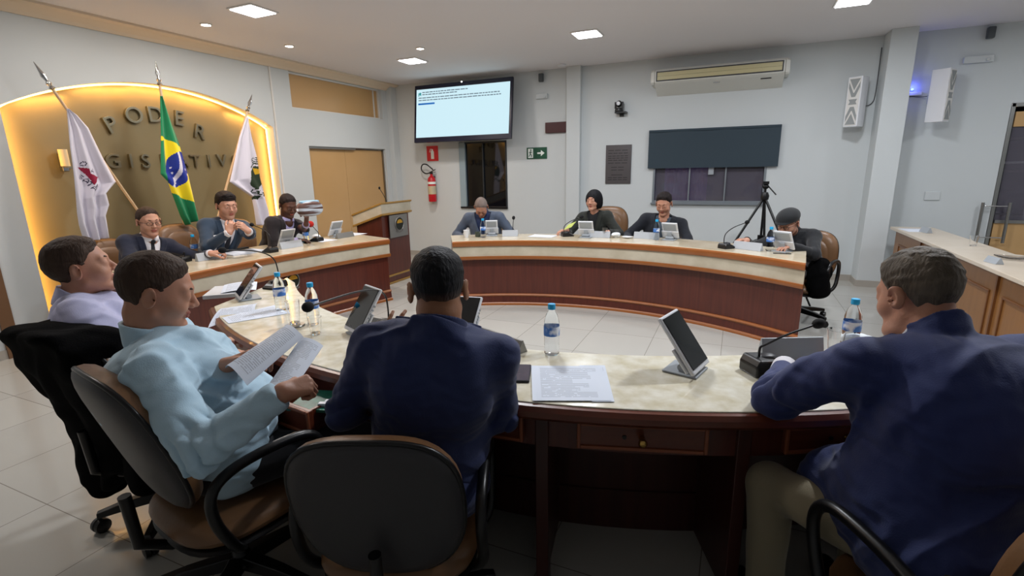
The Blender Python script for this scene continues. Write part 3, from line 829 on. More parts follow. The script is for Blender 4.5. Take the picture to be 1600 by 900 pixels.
# glazed shop-front door at the right with wood lower panel and pull handles
d2 = MB()
for a in (DR[0]+.02, 3.6): d2.box((a, YB+.02, 1.05), (.035, .06, 2.1))
d2.box((3.55, YB+.02, 2.08), (1.7, .06, .04))
d2 = struct(d2.build('door_2', M_['steel'], bevel=.003))
MB().box((3.17, YB+.03, .40), (.83, .035, .78)).build('door_panel', M_['beige'], d2)
MB().box((3.17, YB+.02, .80), (.83, .05, .035)).build('door_rail', M_['greyplate'], d2)
MB().box((3.17, YB+.03, 1.93), (.83, .035, .16)).build('door_panel', M_['beige'], d2)
MB().box((3.17, YB+.03, 1.33), (.83, .01, 1.03)).build('door_glass', M_['tg'], d2)
for yy in (YB-.06, ):
    MB().tube([(2.60, yy, .56), (2.60, yy, 1.02)], .016, 12).build('pull_handle', M_['steel'], d2, smooth=60)
    MB().tube([(2.84, yy, .56), (2.84, yy, 1.02)], .016, 12).build('pull_handle', M_['steel'], d2, smooth=60)
    MB().tube([(2.60, yy, .98), (2.84, yy, .98)], .007, 8).tube([(2.60, yy, .62), (2.84, yy, .62)], .007, 8).tube([(2.75, yy, .98), (2.75, YB+.01, .98)], .007, 8).build('handle_bracket', M_['chrome'], d2, smooth=60)
# what stands behind that door
t = thing('display_shelf', 'brown shelving behind the glass door at the far right', 'shelf', (3.2, YB+1.1, 0))
shm = mat('shelf_board', '#4d3a30', .6)
for z in (.9, 1.35, 1.75): MB().box((0, 0, z), (1.2, .3, .03)).build('shelf_board', shm, t)
for x in (-.6, .6): MB().box((x, 0, .95), (.03, .3, 1.9)).build('side_panel', shm, t)
bp = cushion(.55, .30, .12, .12).build('bag', M_['coat'], smooth=180); bp.location = (3.25, YB+.75, .98)
tag(bp, 'rounded black bag behind the glass door at the far right', 'bag')
st = thing('bag_table', 'dark table carrying the black bag behind the glass door', 'table', (3.25, YB+.75, 0))
MB().box((0, 0, .815), (.7, .32, .03)).build('tabletop', shm, st)
for sx in (-.3, .3):
    for sy in (-.12, .12): MB().box((sx, sy, .40), (.03, .03, .80)).build('leg', shm, st)
tb = thing('clothes_stand', 'white tubular stand behind the glass door', 'frame', (3.02, YB+.45, 0))
MB().tube([(-.16, 0, 0), (-.16, 0, 1.5)], .014, 8).tube([(.16, 0, 0), (.16, 0, 1.5)], .014, 8).build('upright', M_['white'], tb)
MB().tube([(-.16, 0, 1.46), (.16, 0, 1.46)], .014, 8).build('crossbar', M_['white'], tb)
# ceiling luminaires
M_['panel'] = mat('lit_panel', '#ffffff', .5, emit=('#f4f6ff', 14)); M_['spot'] = mat('lit_spot', '#ffffff', .5, emit=('#fff3e6', 22))
plabels = ['square ceiling light panel at the far left, largest in view', 'square ceiling light panel beside the hanging television', 'square ceiling light panel left of the air conditioner', 'square ceiling light panel cut off by the top edge, right of the air conditioner', 'square ceiling light panel above the open middle of the desks', 'square ceiling light panel above the right end of the near desk', 'square ceiling light panel above the near left corner of the room', 'square ceiling light panel beyond the right edge near the back wall', 'square ceiling light panel beyond the right edge above the counter']
for i, (x, y) in enumerate(PANELS):
    t = thing('ceiling_light', plabels[i], 'light', (x, y, HC), 0, 'square ceiling lights')
    MB().box((0, 0, -.006), (.30, .30, .012)).build('frame', M_['trimwhite'], t, bevel=.002)
    MB().box((0, 0, -.014), (.262, .262, .006)).build('diffuser', M_['panel'], t)
sl = ['small round ceiling spotlight, nearest of the row over the niche', 'small round ceiling spotlight over the right end of the niche', 'small round ceiling spotlight in front of the television', 'small round ceiling spotlight beyond the top edge over the niche']
for i, (x, y) in enumerate(SPOTS):
    t = thing('ceiling_spotlight', sl[i], 'light', (x, y, HC), 0, 'round ceiling spots')
    MB().lathe([(.055, 0), (.055, -.008), (.045, -.012), (.040, -.004)], n=24, cap=False).build('rim', M_['trimwhite'], t, smooth=40)
    MB().lathe([(.0395, -.002), (.0395, -.008), (.030, -.012)], n=24).build('lens', M_['spot'], t, smooth=40)

# ================================================================== DESKS
def desk_arc(name, label, c, R, out, a0, a1, zt, depth, nseg=40, skew=0.0):
    """curved bench: front face at radius R; out=+1 the top extends to larger radii"""
    s = out
    t = thing(name, label, 'desk', (0, 0, 0)); A = arc(a0, a1, nseg)
    def SW(prof, aa):
        m = MB(); m.sweep(prof, c, aa)
        if skew:                                          # the end at a0 is cut obliquely
            k = len(prof)
            for i in range(len(aa)):
                for j in range(k):
                    r, z = prof[j]; tt = (aa[i]-a0)/(a1-a0); a = aa[i]+skew*(r-R)*(1-tt)**4; m.v[i*k+j] = (c[0]+r*math.cos(a), c[1]+r*math.sin(a), z)
        return m
    S = lambda prof, mt, nm, aa=A: SW(prof, aa).build(nm, mt, t, smooth=40)
    S([(R-s*.0, zt-.004), (R-s*.0, zt-.028), (R+s*depth, zt-.028), (R+s*depth, zt), (R+s*.004, zt)], M_['marble'], 'worktop')
    S([(R-s*.022, zt-.012), (R-s*.026, zt-.030), (R-s*.018, zt-.062), (R, zt-.066), (R, zt-.004)], M_['amber'], 'top_moulding')
    S([(R-s*.004, zt-.066), (R-s*.004, zt-.175), (R+s*.03, zt-.175), (R+s*.03, zt-.066)], M_['marblegrey'], 'marble_band')
    S([(R-s*.020, zt-.175), (R-s*.024, zt-.192), (R-s*.016, zt-.212), (R+s*.05, zt-.214), (R+s*.05, zt-.175)], M_['amber'], 'lower_moulding')
    S([(R+s*.045, zt-.214), (R+s*.045, .10), (R+s*.07, .10), (R+s*.07, zt-.214)], M_['wood'], 'front_panel')
    S([(R+s*.030, .125), (R+s*.018, .112), (R+s*.022, .100), (R+s*.07, .098), (R+s*.07, .128)], M_['amber'], 'plinth_moulding')
    S([(R+s*.028, .10), (R+s*.020, .03), (R+s*.07, .03), (R+s*.07, .10)], M_['wood'], 'plinth')
    S([(R+s*.014, .03), (R+s*.002, .018), (R+s*.0, 0), (R+s*.07, 0), (R+s*.07, .034)], M_['amber'], 'foot_moulding')
    for k, a in enumerate((a0, a1)):
        sg = 1 if k == 0 else -1; aa = [a, a+sg*(a1-a0)/abs(a1-a0)*.006]
        SW([(R+s*.05, zt-.03), (R+s*.05, 0), (R+s*(depth-.02), 0), (R+s*(depth-.02), zt-.03)], aa).build('side_panel', M_['woodred'], t)
    return t
CF = (-1.307, 2.33); RF = 2.82
afa, afb = math.atan2(4.72-CF[1], -2.815-CF[0]), math.atan2(4.48-CF[1], .55-CF[0])
desk_arc('curved_desk', 'curved far desk of dark wood with cream marble top, along the back wall', CF, RF, +1, afb, afa, ZD, .52, skew=.20)
CL = (1.78, 2.85); RL = 5.76
ala, alb = math.pi-math.asin((4.72-CL[1])/RL), math.pi+math.asin((CL[1]-2.40)/RL)
desk_l = desk_arc('curved_desk', 'long desk of dark wood with cream marble top in front of the arched niche', CL, RL, +1, ala, alb, ZD, .78)
# near desk
CN = (-1.07, 4.41); RO, RI = 3.04, 2.56
dg = math.radians
ang = lambda x, y: math.atan2(y-CN[1], x-CN[0])
nd = thing('curved_desk', 'curved near desk with worn cream marble top and drawers, nearest the camera', 'desk', (0, 0, 0))
A = arc(dg(-123.5), dg(-38), 60)
Rn = lambda prof, mt, nm, aa=A, par=nd, sm=40: MB().sweep(prof, CN, aa).build(nm, mt, par, smooth=sm)
M_['marbleworn'] = mat('worn_cream_marble', '#e9e6d8', .17, noise=(17, '#cdc4a8', .2), coat=.15)
mb = MB(); mb.sweep([(RI, ZN), (RI, ZN-.03), (RO, ZN-.03), (RO, ZN)], CN, A)
# slanted left end
e0 = (CN[0]+RO*math.cos(A[0]), CN[1]+RO*math.sin(A[0])); e1 = (CN[0]+RI*math.cos(A[0]), CN[1]+RI*math.sin(A[0])); e2 = (-2.985, 2.627)
am = [dg(-123.5-9*i/6) for i in range(7)]
poly = [e0]+[(CN[0]+(RI+.0)*math.cos(a), CN[1]+RI*math.sin(a)) for a in am]+[e2]
mb.prism(poly[::-1], ZN-.03, ZN)
mb.build('worktop', M_['marbleworn'], nd, bevel=.003)
MB().prism([(-.50+CN[0]+.57, 1.89), (-.497+CN[0]+.57, 1.89), (-.520+CN[0]+.57, 1.81), (-.524+CN[0]+.57, 1.81)], ZN, ZN+.0006).build('crack', mat('dark_joint', '#5a5040', .8), nd)
Rn([(RO-.004, ZN-.004), (RO+.018, ZN-.006), (RO+.030, ZN-.020), (RO+.030, ZN-.040), (RO+.016, ZN-.055), (RO-.004, ZN-.058)], M_['woodred'], 'edge_moulding')
Rn([(RO-.075, ZN-.055), (RO-.075, ZN-.185), (RO-.05, ZN-.185), (RO-.05, ZN-.055)], M_['wood'], 'apron')
Rn([(RI+.06, ZN-.03), (RI+.06, .18), (RI+.08, .18), (RI+.08, ZN-.03)], M_['wooddark'], 'modesty_panel')
Rn([(RI+.02, ZN-.03), (RI+.02, ZN-.20), (RI+.05, ZN-.20), (RI+.05, ZN-.03)], M_['marblegrey'], 'marble_band')
Rn([(RI+.03, .18), (RI+.03, 0), (RI+.09, 0), (RI+.09, .18)], M_['wooddark'], 'plinth')
def polar(r, a, z): return Vector((CN[0]+r*math.cos(a), CN[1]+r*math.sin(a), z))
legA = [ang(-.555, 1.49), ang(.10, 1.60)]
step = legA[1]-legA[0]
legs_ = [legA[0]-2*step, legA[0]-step, legA[0], legA[1], legA[1]+step, legA[1]+2*step]
for a in legs_:
    R_ = Matrix.Rotation(a, 3, 'Z'); mbl = MB().box(polar(RO-.06, a, (ZN-.03)/2), (.05, .045, ZN-.03), R_)
    mbl.box(polar((RO+RI)/2-.0, a, (ZN-.03)/2), (RO-RI-.17, .018, ZN-.03), R_)
    mbl.build('leg_panel', M_['wooddark'], nd, bevel=.003)
def drawer(a, pull=0.0, w=.42, openbox=False):
    R_ = Matrix.Rotation(a, 3, 'Z'); r = RO-.038+pull; z = ZN-.115
    d = MB().box(polar(r, a, z), (.018, w, .095), R_).build('drawer', M_['woodred'], nd, bevel=.003)
    fr = MB(); tv = Vector((-math.sin(a), math.cos(a), 0)); o = polar(r+.011, a, z)
    for sy in (-1, 1): fr.box(o+tv*sy*(w/2-.006), (.010, .012, .095), R_)
    for sz in (-1, 1): fr.box(o+Vector((0, 0, sz*.0415)), (.010, w-.024, .012), R_)
    fr.build('drawer_moulding', mat('worn_wood_edge', '#8d4f33', .35) if 'we' not in M_ else M_['we'], d, bevel=.003)
    M_['we'] = d.children[0].data.materials[0]
    kb = polar(r+.02, a, z); Rk = Matrix.Rotation(a, 3, 'Z') @ Matrix.Rotation(math.pi/2, 3, 'Y')
    MB().lathe([(.010, -.008), (.006, 0), (.006, .012), (.013, .018), (.015, .026), (.009, .034)], kb, 16, Rk).build('knob', M_['brass'], d, smooth=60)
    MB().lathe([(.007, -.008), (.007, -.004)], polar(r+.018, a, z)+tv*-.055, 12, Rk).build('keyhole', M_['black'], d)
    if openbox:
        b = MB(); c = polar(r-.16, a, z)
        for sy in (-1, 1): b.box(c+tv*sy*(w/2-.02), (.32, .012, .085), R_)
        b.box(c+Vector((0, 0, -.04)), (.32, w-.04, .008), R_)
        b.build('drawer_box', M_['woodred'], d)
    return d
mids = [(legs_[i]+legs_[i+1])/2 for i in range(5)]
drawer(mids[2]); drawer(mids[3]); drawer(mids[1]+.02)
dA = ang(-1.36, 1.40)
od = drawer(mids[0]+.016, .225, .41, True)
gb = MB().box(polar(RO+.09, mids[0]+.065, ZN-.085), (.16, .22, .012), Matrix.Rotation(mids[1]+.2, 3, 'Z')).build('printed_folder', M_['green'], bevel=.002)
tag(gb, 'dark green printed folder lying in the open desk drawer', 'folder')
pn = MB().box(polar(RO+.125, mids[0]+.078, ZN-.072), (.02, .05, .012), Matrix.Rotation(mids[1]+.3, 3, 'Z')).box(polar(RO+.10, mids[0]+.080, ZN-.072), (.02, .05, .012), Matrix.Rotation(mids[1]+.3, 3, 'Z')).build('white_clip', M_['white'], bevel=.002)
tag(pn, 'small white plastic clip on the folder in the open drawer', 'clip')

# emblem on the front of the left desk
def emblem(parent, c, nrm, r):
    z = Vector(nrm).normalized(); x = Vector((0, 0, 1)).cross(z).normalized(); y = z.cross(x); R_ = Matrix((x, y, z)).transposed(); c = Vector(c)
    fr = lambda v: c+R_ @ Vector(v)
    MB().lathe([(r, 0), (r, .010), (r*.93, .014), (r*.86, .008)], c, 40, R_).build('seal_ring', M_['greyplate'], parent, smooth=40)
    MB().lathe([(r*.86, .006), (r*.85, .010)], c, 40, R_).build('seal_field', mat('seal_dark', '#24271f', .4, .4) if 'sd' not in M_ else M_['sd'], parent)
    M_['sd'] = bpy.data.materials['seal_dark']; M_['gold'] = bpy.data.materials.get('seal_gold') or mat('seal_gold', '#c79a36', .35, .6)
    h_ = MB(); h_.prism([(r*.62*math.cos(t), r*.15+r*.5*math.sin(t)) for t in arc(0, math.pi, 14)], .010, .014, fr=fr)
    h_.prism([(-r*.62, r*.12), (-r*.3, r*.32), (0, r*.16), (r*.3, r*.36), (r*.62, r*.12)], .0142, .017, fr=fr)
    h_.build('seal_sun', M_['gold'], parent)
    rb = MB()
    for k in range(9):
        t = -.75+1.5*k/8; rb.box(fr((t*r*.95, -r*.95-.12*r*math.cos(t*2.2), .010)), (.002, .002, .002)) if False else rb.lathe([(r*.09, .004), (r*.07, .016)], fr((t*r*.95, -r*.92-.16*r*math.cos(t*2.0), 0)), 8, R_)
    rb.build('seal_ribbon', M_['greyplate'], parent)
t = thing('round_emblem', 'round metal emblem fixed on the front of the desk by the niche', 'emblem')
emblem(t, (CL[0]+(RL-.0)*math.cos(math.pi-math.asin((3.56-CL[1])/RL))-.045, 3.56, .46), (1, 0, 0), .085)

# lectern
lt = thing('lectern', 'tall dark wood lectern with sloping marble-banded top and a metal emblem', 'lectern', (-4.43, 5.62, 0))
LX0, LX1, LY0, LY1 = -4.68, -4.20, 5.30, 5.95
def wedge(x0, x1, y0, y1, za0, zb0, za1, zb1):
    """box whose bottom/top run from za (at x0) to zb (at x1)"""
    return [(x-(-4.43), y-5.62, z) for x, y, z in ((x0, y0, za0), (x1, y0, zb0), (x1, y1, zb0), (x0, y1, za0), (x0, y0, za1), (x1, y0, zb1), (x1, y1, zb1), (x0, y1, za1))]
HF = [(0, 3, 2, 1), (4, 5, 6, 7), (0, 1, 5, 4), (1, 2, 6, 5), (2, 3, 7, 6), (3, 0, 4, 7)]
MB().add(wedge(LX0+.03, LX1-.03, LY0+.03, LY1-.03, 0, 0, .80, .95), HF).build('pedestal', M_['wood'], lt)
MB().add(wedge(LX0, LX1, LY0, LY1, .80, .962, .925, 1.085), HF).build('marble_band', M_['marblegrey'], lt)
MB().add(wedge(LX0-.01, LX1+.012, LY0-.012, LY1+.012, .775, .938, .802, .964), HF).build('lower_moulding', M_['ambery'], lt, bevel=.004)
MB().add(wedge(LX0-.01, LX1+.014, LY0-.014, LY1+.014, .922, 1.083, .948, 1.108), HF).build('top', M_['ambery'], lt, bevel=.005)
MB().add(wedge(LX0+.02, LX1-.015, LY0+.015, LY1-.015, .10, .10, .125, .125), HF).build('plinth_moulding', M_['ambery'], lt, bevel=.003)
MB().add(wedge(LX0+.015, LX1-.01, LY0+.01, LY1-.01, 0, 0, .025, .025), HF).build('foot_moulding', M_['ambery'], lt, bevel=.003)
pl = MB().box((.235-.0, .02, .775), (.012, .40, .30)).build('emblem_plate', M_['greyplate'], lt, bevel=.003)
emblem(pl, (.242, .02, .80), (1, 0, 0), .095)
t = thing('lectern_microphone', 'thin gooseneck microphone rising from the lectern top', 'microphone', (-4.33, 5.60, 1.055))
MB().lathe([(.02, 0), (.02, .012), (.008, .02)], n=16).build('base', M_['black'], t, smooth=40)
MB().tube([(0, 0, .01), (-.02, 0, .08), (-.06, -.0, .15), (-.105, 0, .215)], .0045, 8).build('gooseneck', M_['black'], t, smooth=60)
MB().ellipsoid((-.11, 0, .225), (.014, .014, .02)).build('microphone_head', M_['blackmatte'], t, smooth=180)

# counter on the right
cx0, cx1, cy0, cy1 = 1.70, 2.06, 2.2, 7.10
ct = thing('counter', 'long straight wood-panelled counter with pale top along the right side', 'counter', (0, 0, 0))
MB().box(((cx0+cx1)/2-.02, (cy0+cy1)/2, .75), (cx1-cx0+.04, cy1-cy0, .03)).build('worktop', M_['counter_top'], ct, bevel=.004)
MB().box((cx0+.04, (cy0+cy1)/2, .3675), (.04, cy1-cy0-.04, .735)).build('front_panel', M_['honey'], ct)
MB().box(((cx0+cx1)/2+.02, cy1-.04, .3675), (cx1-cx0-.08, .03, .735)).build('end_panel', M_['honey'], ct)
yy = cy1-.1
while yy > cy0+.7:
    m_ = MB(); w_ = .62; yc_ = yy-.42
    for sy in (-1, 1): m_.box((cx0+.016, yc_+sy*w_/2, .35), (.012, .018, .46))
    for z in (.12, .58): m_.box((cx0+.016, yc_, z), (.012, w_+.018, .018))
    m_.build('panel_moulding', M_['honeydark'], ct, bevel=.003)
    MB().box((cx0+.013, yy-.84, .3675), (.016, .022, .72)).build('stile', M_['honeydark'], ct)
    yy -= .84

# ================================================================== CHAIRS
def office_chair(label, loc, heading, seat_h=.44, arms=True, back_z=.30, tilt=8, group='tan leather office chairs'):
    """origin on the floor below the seat; local +y is where the sitter faces"""
    t = thing('office_chair', label, 'chair', loc, math.radians(heading-90), group)
    s = cushion(.50, .48, .05, .045, n=3.2); xf(s, Matrix.Translation((0, .02, seat_h-.05)) @ Matrix.Rotation(math.radians(90), 4, 'X') @ Matrix.Identity(4))
    s.build('seat', M_['leather'], t, smooth=60)
    u = cushion(.49, .47, .02, .022, n=3.2); xf(u, Matrix.Translation((0, .02, seat_h-.095)) @ Matrix.Rotation(math.radians(90), 4, 'X')); u.build('seat_shell', M_['black'], t, smooth=60)
    tl = Matrix.Translation((0, -.245, seat_h+back_z)) @ Matrix.Rotation(math.radians(tilt), 4, 'X')
    b = cushion(.485, .515, .070, .0, n=3.0, bend=.30, waist=.24); xf(b, tl); b.build('backrest', M_['leather'], t, smooth=60)
    p = cushion(.40, .42, .084, -.06, n=2.6, bend=.30, waist=.24); xf(p, tl); p.build('backrest_panel', M_['leather'], t, smooth=60)
    k = cushion(.475, .505, .006, .030, n=3.0, bend=.30, waist=.24); xf(k, tl @ Matrix.Translation((0, -.004, 0))); k.build('back_shell', M_['shell'], t, smooth=60)
    rim = []
    for th in arc(0, 2*math.pi, 64)[:-1]:
        c, si = math.cos(th), math.sin(th); r = (abs(c)**3+abs(si)**3)**(-1/3); x, z = r*c, r*si; x *= (1-.24*max(0, -z)**1.5*.5)
        x *= .238; rim.append(tl @ Vector((x, .30*x*x-.002, z*.253)))
    MB().tube(rim, .008, 8, closed=True).build('back_rim', M_['black'], t, smooth=60)
    MB().tube([(0, .0, seat_h-.12), (0, -.20, seat_h-.12), (0, -.285, seat_h-.06), (0, -.295, seat_h+.12)], .018, 10).build('back_bracket', M_['black'], t, smooth=60)
    if arms:
        for sx in (-1, 1):
            x = sx*.275; pts = [(x*.8, .10, seat_h-.11), (x, .13, seat_h-.08), (x, .20, seat_h+.06), (x, .21, seat_h+.15), (x, .16, seat_h+.205), (x, .04, seat_h+.215), (x, -.10, seat_h+.205), (x, -.17, seat_h+.16), (x, -.17, seat_h+.06), (x, -.12, seat_h-.06), (x*.8, -.08, seat_h-.11)]
            # smooth the loop
            P_ = [Vector(q) for q in pts]
            for _ in range(2):
                P_ = [P_[0]]+[q for a, b_ in zip(P_, P_[1:]) for q in (a*.75+b_*.25, a*.25+b_*.75)]+[P_[-1]]
            MB().tube(P_, .017, 10).build('armrest', M_['black'], t, smooth=60)
    MB().lathe([(.055, .10), (.04, .12), (.028, .14), (.028, seat_h-.13), (.09, seat_h-.125), (.09, seat_h-.11)], n=20).build('column', M_['black'], t, smooth=40)
    for i in range(5):
        a = 2*math.pi*i/5+.3; c, s_ = math.cos(a), math.sin(a)
        R_ = Matrix.Rotation(a, 3, 'Z')
        m = MB(); vs = []
        for (x, hw, z0, z1) in ((.03, .030, .085, .135), (.18, .024, .080, .118), (.30, .018, .070, .095)):
            for yy_, zz in ((-hw, z0), (hw, z0), (hw*.8, z1), (-hw*.8, z1)): vs.append(R_ @ Vector((x, yy_, zz)))
        fs = [(3, 2, 1, 0), (8, 9, 10, 11)]+[(k*4+j, k*4+(j+1) % 4, (k+1)*4+(j+1) % 4, (k+1)*4+j) for k in (0, 1) for j in range(4)]
        m.add(vs, fs).build('base_spoke', M_['black'], t, bevel=.004)
        cc = R_ @ Vector((.295, 0, .032)); Rw = Matrix.Rotation(a+.7, 3, 'Z') @ Matrix.Rotation(math.pi/2, 3, 'X')
        MB().lathe([(.014, -.026), (.030, -.022), (.032, -.006), (.026, 0), (.032, .006), (.030, .022), (.014, .026)], cc, 16, Rw).lathe([(.008, 0), (.008, .05)], cc, 8).build('caster', M_['black'], t, smooth=40)
    return t

# ================================================================== DESK-TOP THINGS
def bottle(loc, label, z, full=.6, h=.215, group='small water bottles'):
    t = thing('water_bottle', label, 'bottle', (loc[0], loc[1], z), random.random()*6, group); k = h/.215
    P_ = [(.010, 0), (.026, .0), (.031, .006), (.031, .03), (.0295, .036), (.031, .042), (.031, .075), (.0322, .08), (.0322, .125), (.031, .130), (.030, .145), (.023, .170), (.014, .185), (.0125, .190), (.0125, .197)]
    MB().lathe([(r, zz*k) for r, zz in P_], n=28).build('bottle_body', M_['pet'], t, smooth=50)
    MB().lathe([(.0150, .193*k), (.0155, .196*k), (.0155, .213*k), (.0145, .215*k)], n=24).build('cap', M_['bluecap'], t, smooth=40)
    MB().lathe([(.0327, .084*k), (.0329, .086*k), (.0329, .121*k), (.0327, .123*k)], n=28, cap=False).build('label', M_['label'], t, smooth=40)
    return t
def tumbler(loc, label, z, h=.10, r=.032, group='drinking glasses'):
    t = MB().lathe([(r*.72, 0), (r, h), (r-.0018, h), (r*.70, .008), (.001, .008)], n=28, cap=False)
    t.f.append(tuple(range(27, -1, -1))); t.fm.append(0)
    o = t.build('drinking_glass', M_['glass'], None, smooth=40, loc=(loc[0], loc[1], z)); tag(o, label, 'glass', group); return o
def tablet(loc, nrm, label, z, tilt=35, W=.165, H_=.235, group='voting tablets on stands'):
    """nrm: horizontal direction the screen faces"""
    a = math.atan2(nrm[1], nrm[0])+math.pi/2            # local -y faces nrm
    t = thing('tablet_terminal', label, 'tablet', (loc[0], loc[1], z), a, group)
    T = Matrix.Translation((0, -.01, .022)) @ Matrix.Rotation(math.radians(-tilt), 4, 'X')
    def bx_(name, c, d, m, par=t, bev=.004, T=T):
        b = MB().box(c, d); xf(b, T); return b.build(name, m, par, bevel=bev)
    I = Matrix.Identity(4)
    bx_('foot_plate', (0, .055, .004), (.13, .13, .008), M_['lightgrey'], T=I)
    bx_('stand_arm', (0, .018, .050), (.045, .012, .085), M_['lightgrey'], T=Matrix.Translation((0, .02, .0)) @ Matrix.Rotation(math.radians(-20), 4, 'X'))
    MB().tube([(-.04, .055, .022), (.04, .055, .022)], .016, 12).build('hinge', M_['lightgrey'], t, smooth=50)
    sl = bx_('housing', (0, .008, H_/2), (W, .016, H_), M_['white'], bev=.006)
    bx_('screen', (0, -.0015, H_/2+.004), (W-.016, .003, H_-.026), M_['screen'], sl, .001)
    bx_('back_bracket', (0, .022, H_*.28), (W+.014, .010, H_*.42), M_['white'], t)
    g = MB()
    for i in range(5): g.box((W/2+.001, .010, H_*(.30+.085*i)), (.004, .010, .008))
    xf(g, T).build('side_slots', M_['lightgrey'], sl)
    bx_('back_plate', (0, .018, H_*.74), (W-.03, .006, H_*.42), M_['lightgrey'], t)
    return t
def microphone(loc, toward, label, z, reach=.30, rise=.24, red=False, group='gooseneck desk microphones', big=1.0):
    a = math.atan2(toward[1], toward[0])-math.pi/2
    t = thing('desk_microphone', label, 'microphone', (loc[0], loc[1], z), a, group)
    b = MB(); pr = [(-.07, 0), (-.07, .012), (.0, .046), (.05, .050), (.062, .03), (.062, 0)]
    vs = [(sx*.05, y*big, zz*big) for sx in (-1, 1) for y, zz in [(-p[0], p[1]) for p in pr]]
    n_ = len(pr); b.add(vs, [tuple(range(n_)), tuple(range(2*n_-1, n_-1, -1))]+[(i, n_+i, n_+(i+1) % n_, (i+1) % n_) for i in range(n_)])
    b.build('base', M_['black'], t, bevel=.006)
    MB().box((0, .045*big, .026*big), (.075, .02, .004), Matrix.Rotation(math.radians(-27), 3, 'X')).build('button_strip', M_['lightgrey'], t)
    MB().ellipsoid((0, .0, .045*big), (.030, .036, .012)).build('speaker_dome', M_['phoneedge'], t, smooth=180)
    P_ = [Vector(q) for q in ((0, -.035, .04), (0, -.040, .10), (0, -.02, rise*.72), (0, reach*.35, rise*.95), (0, reach, rise+.02))]
    for _ in range(3): P_ = [P_[0]]+[q for u, v in zip(P_, P_[1:]) for q in (u*.75+v*.25, u*.25+v*.75)]+[P_[-1]]
    MB().tube(P_, .0042, 8).build('gooseneck', M_['black'], t, smooth=60)
    d = (P_[-1]-P_[-2]).normalized(); Rm = d.to_track_quat('Z', 'Y').to_matrix()
    r_ = .036 if red else .019
    MB().ellipsoid(P_[-1]+d*.02, (r_, r_, r_*1.35 if not red else r_), 20, Rm).build('windscreen', M_['redfoam'] if red else M_['blackmatte'], t, smooth=180)
    return t
def nameplate(loc, facing, label, z, W=.25, H_=.075, m='clearplate', group='desk name plates'):
    a = math.atan2(facing[1], facing[0])+math.pi/2
    t = MB().add([(sx*W/2, y, zz) for sx in (-1, 1) for y, zz in ((-.028, 0), (.028, 0), (.004, H_), (-.004, H_))], [(0, 1, 2, 3), (7, 6, 5, 4), (0, 4, 5, 1), (1, 5, 6, 2), (2, 6, 7, 3), (3, 7, 4, 0)])
    o = t.build('name_plate', M_[m], None, bevel=.0015, loc=(loc[0], loc[1], z)); o.rotation_euler = (0, 0, a); tag(o, label, 'name plate', group); return o
def paper_mat():
    m = bpy.data.materials.new('printed_paper'); m.use_nodes = True; nt = m.node_tree; b = nt.nodes['Principled BSDF']; b.inputs['Roughness'].default_value = .7
    uv = nt.nodes.new('ShaderNodeUVMap'); sp = nt.nodes.new('ShaderNodeSeparateXYZ'); nt.links.new(uv.outputs[0], sp.inputs[0])
    def N(op, *a):
        n = nt.nodes.new('ShaderNodeMath'); n.operation = op
        for i, x in enumerate(a):
            if isinstance(x, (int, float)): n.inputs[i].default_value = x
            else: nt.links.new(x, n.inputs[i])
        return n.outputs[0]
    u, v = sp.outputs[0], sp.outputs[1]
    row = N('MULTIPLY', v, 34.0); ln = N('LESS_THAN', N('FRACT', row), .42)
    cb = nt.nodes.new('ShaderNodeCombineXYZ'); nt.links.new(N('MULTIPLY', u, 9.0), cb.inputs[0]); nt.links.new(N('MULTIPLY', N('FLOOR', row), 3.7), cb.inputs[1])
    no = nt.nodes.new('ShaderNodeTexNoise'); no.noise_dimensions = '2D'; no.inputs['Scale'].default_value = 1.0; nt.links.new(cb.outputs[0], no.inputs['Vector'])
    wd = N('GREATER_THAN', no.outputs['Fac'], .36)
    c2 = nt.nodes.new('ShaderNodeCombineXYZ'); nt.links.new(N('FLOOR', N('MULTIPLY', row, .25)), c2.inputs[0]); wn = nt.nodes.new('ShaderNodeTexWhiteNoise'); nt.links.new(c2.outputs[0], wn.inputs['Vector'])
    mg = N('MULTIPLY', N('MULTIPLY', N('GREATER_THAN', u, .12), N('LESS_THAN', u, N('ADD', .55, N('MULTIPLY', wn.outputs[0], .5)))), N('MULTIPLY', N('GREATER_THAN', v, .07), N('LESS_THAN', v, .93)))
    mg = N('MULTIPLY', mg, N('LESS_THAN', u, .90))
    f = N('MULTIPLY', N('MULTIPLY', N('MULTIPLY', ln, wd), mg), .42)
    mx = nt.nodes.new('ShaderNodeMix'); mx.data_type = 'RGBA'; nt.links.new(f, mx.inputs['Factor']); mx.inputs['A'].default_value = lin('#d3dbe8'); mx.inputs['B'].default_value = lin('#3a4150')
    nt.links.new(mx.outputs['Result'], b.inputs['Base Color']); return m
M_['paper'] = paper_mat(); M_['plainpaper'] = mat('blank_paper', '#d5dbe6', .7)
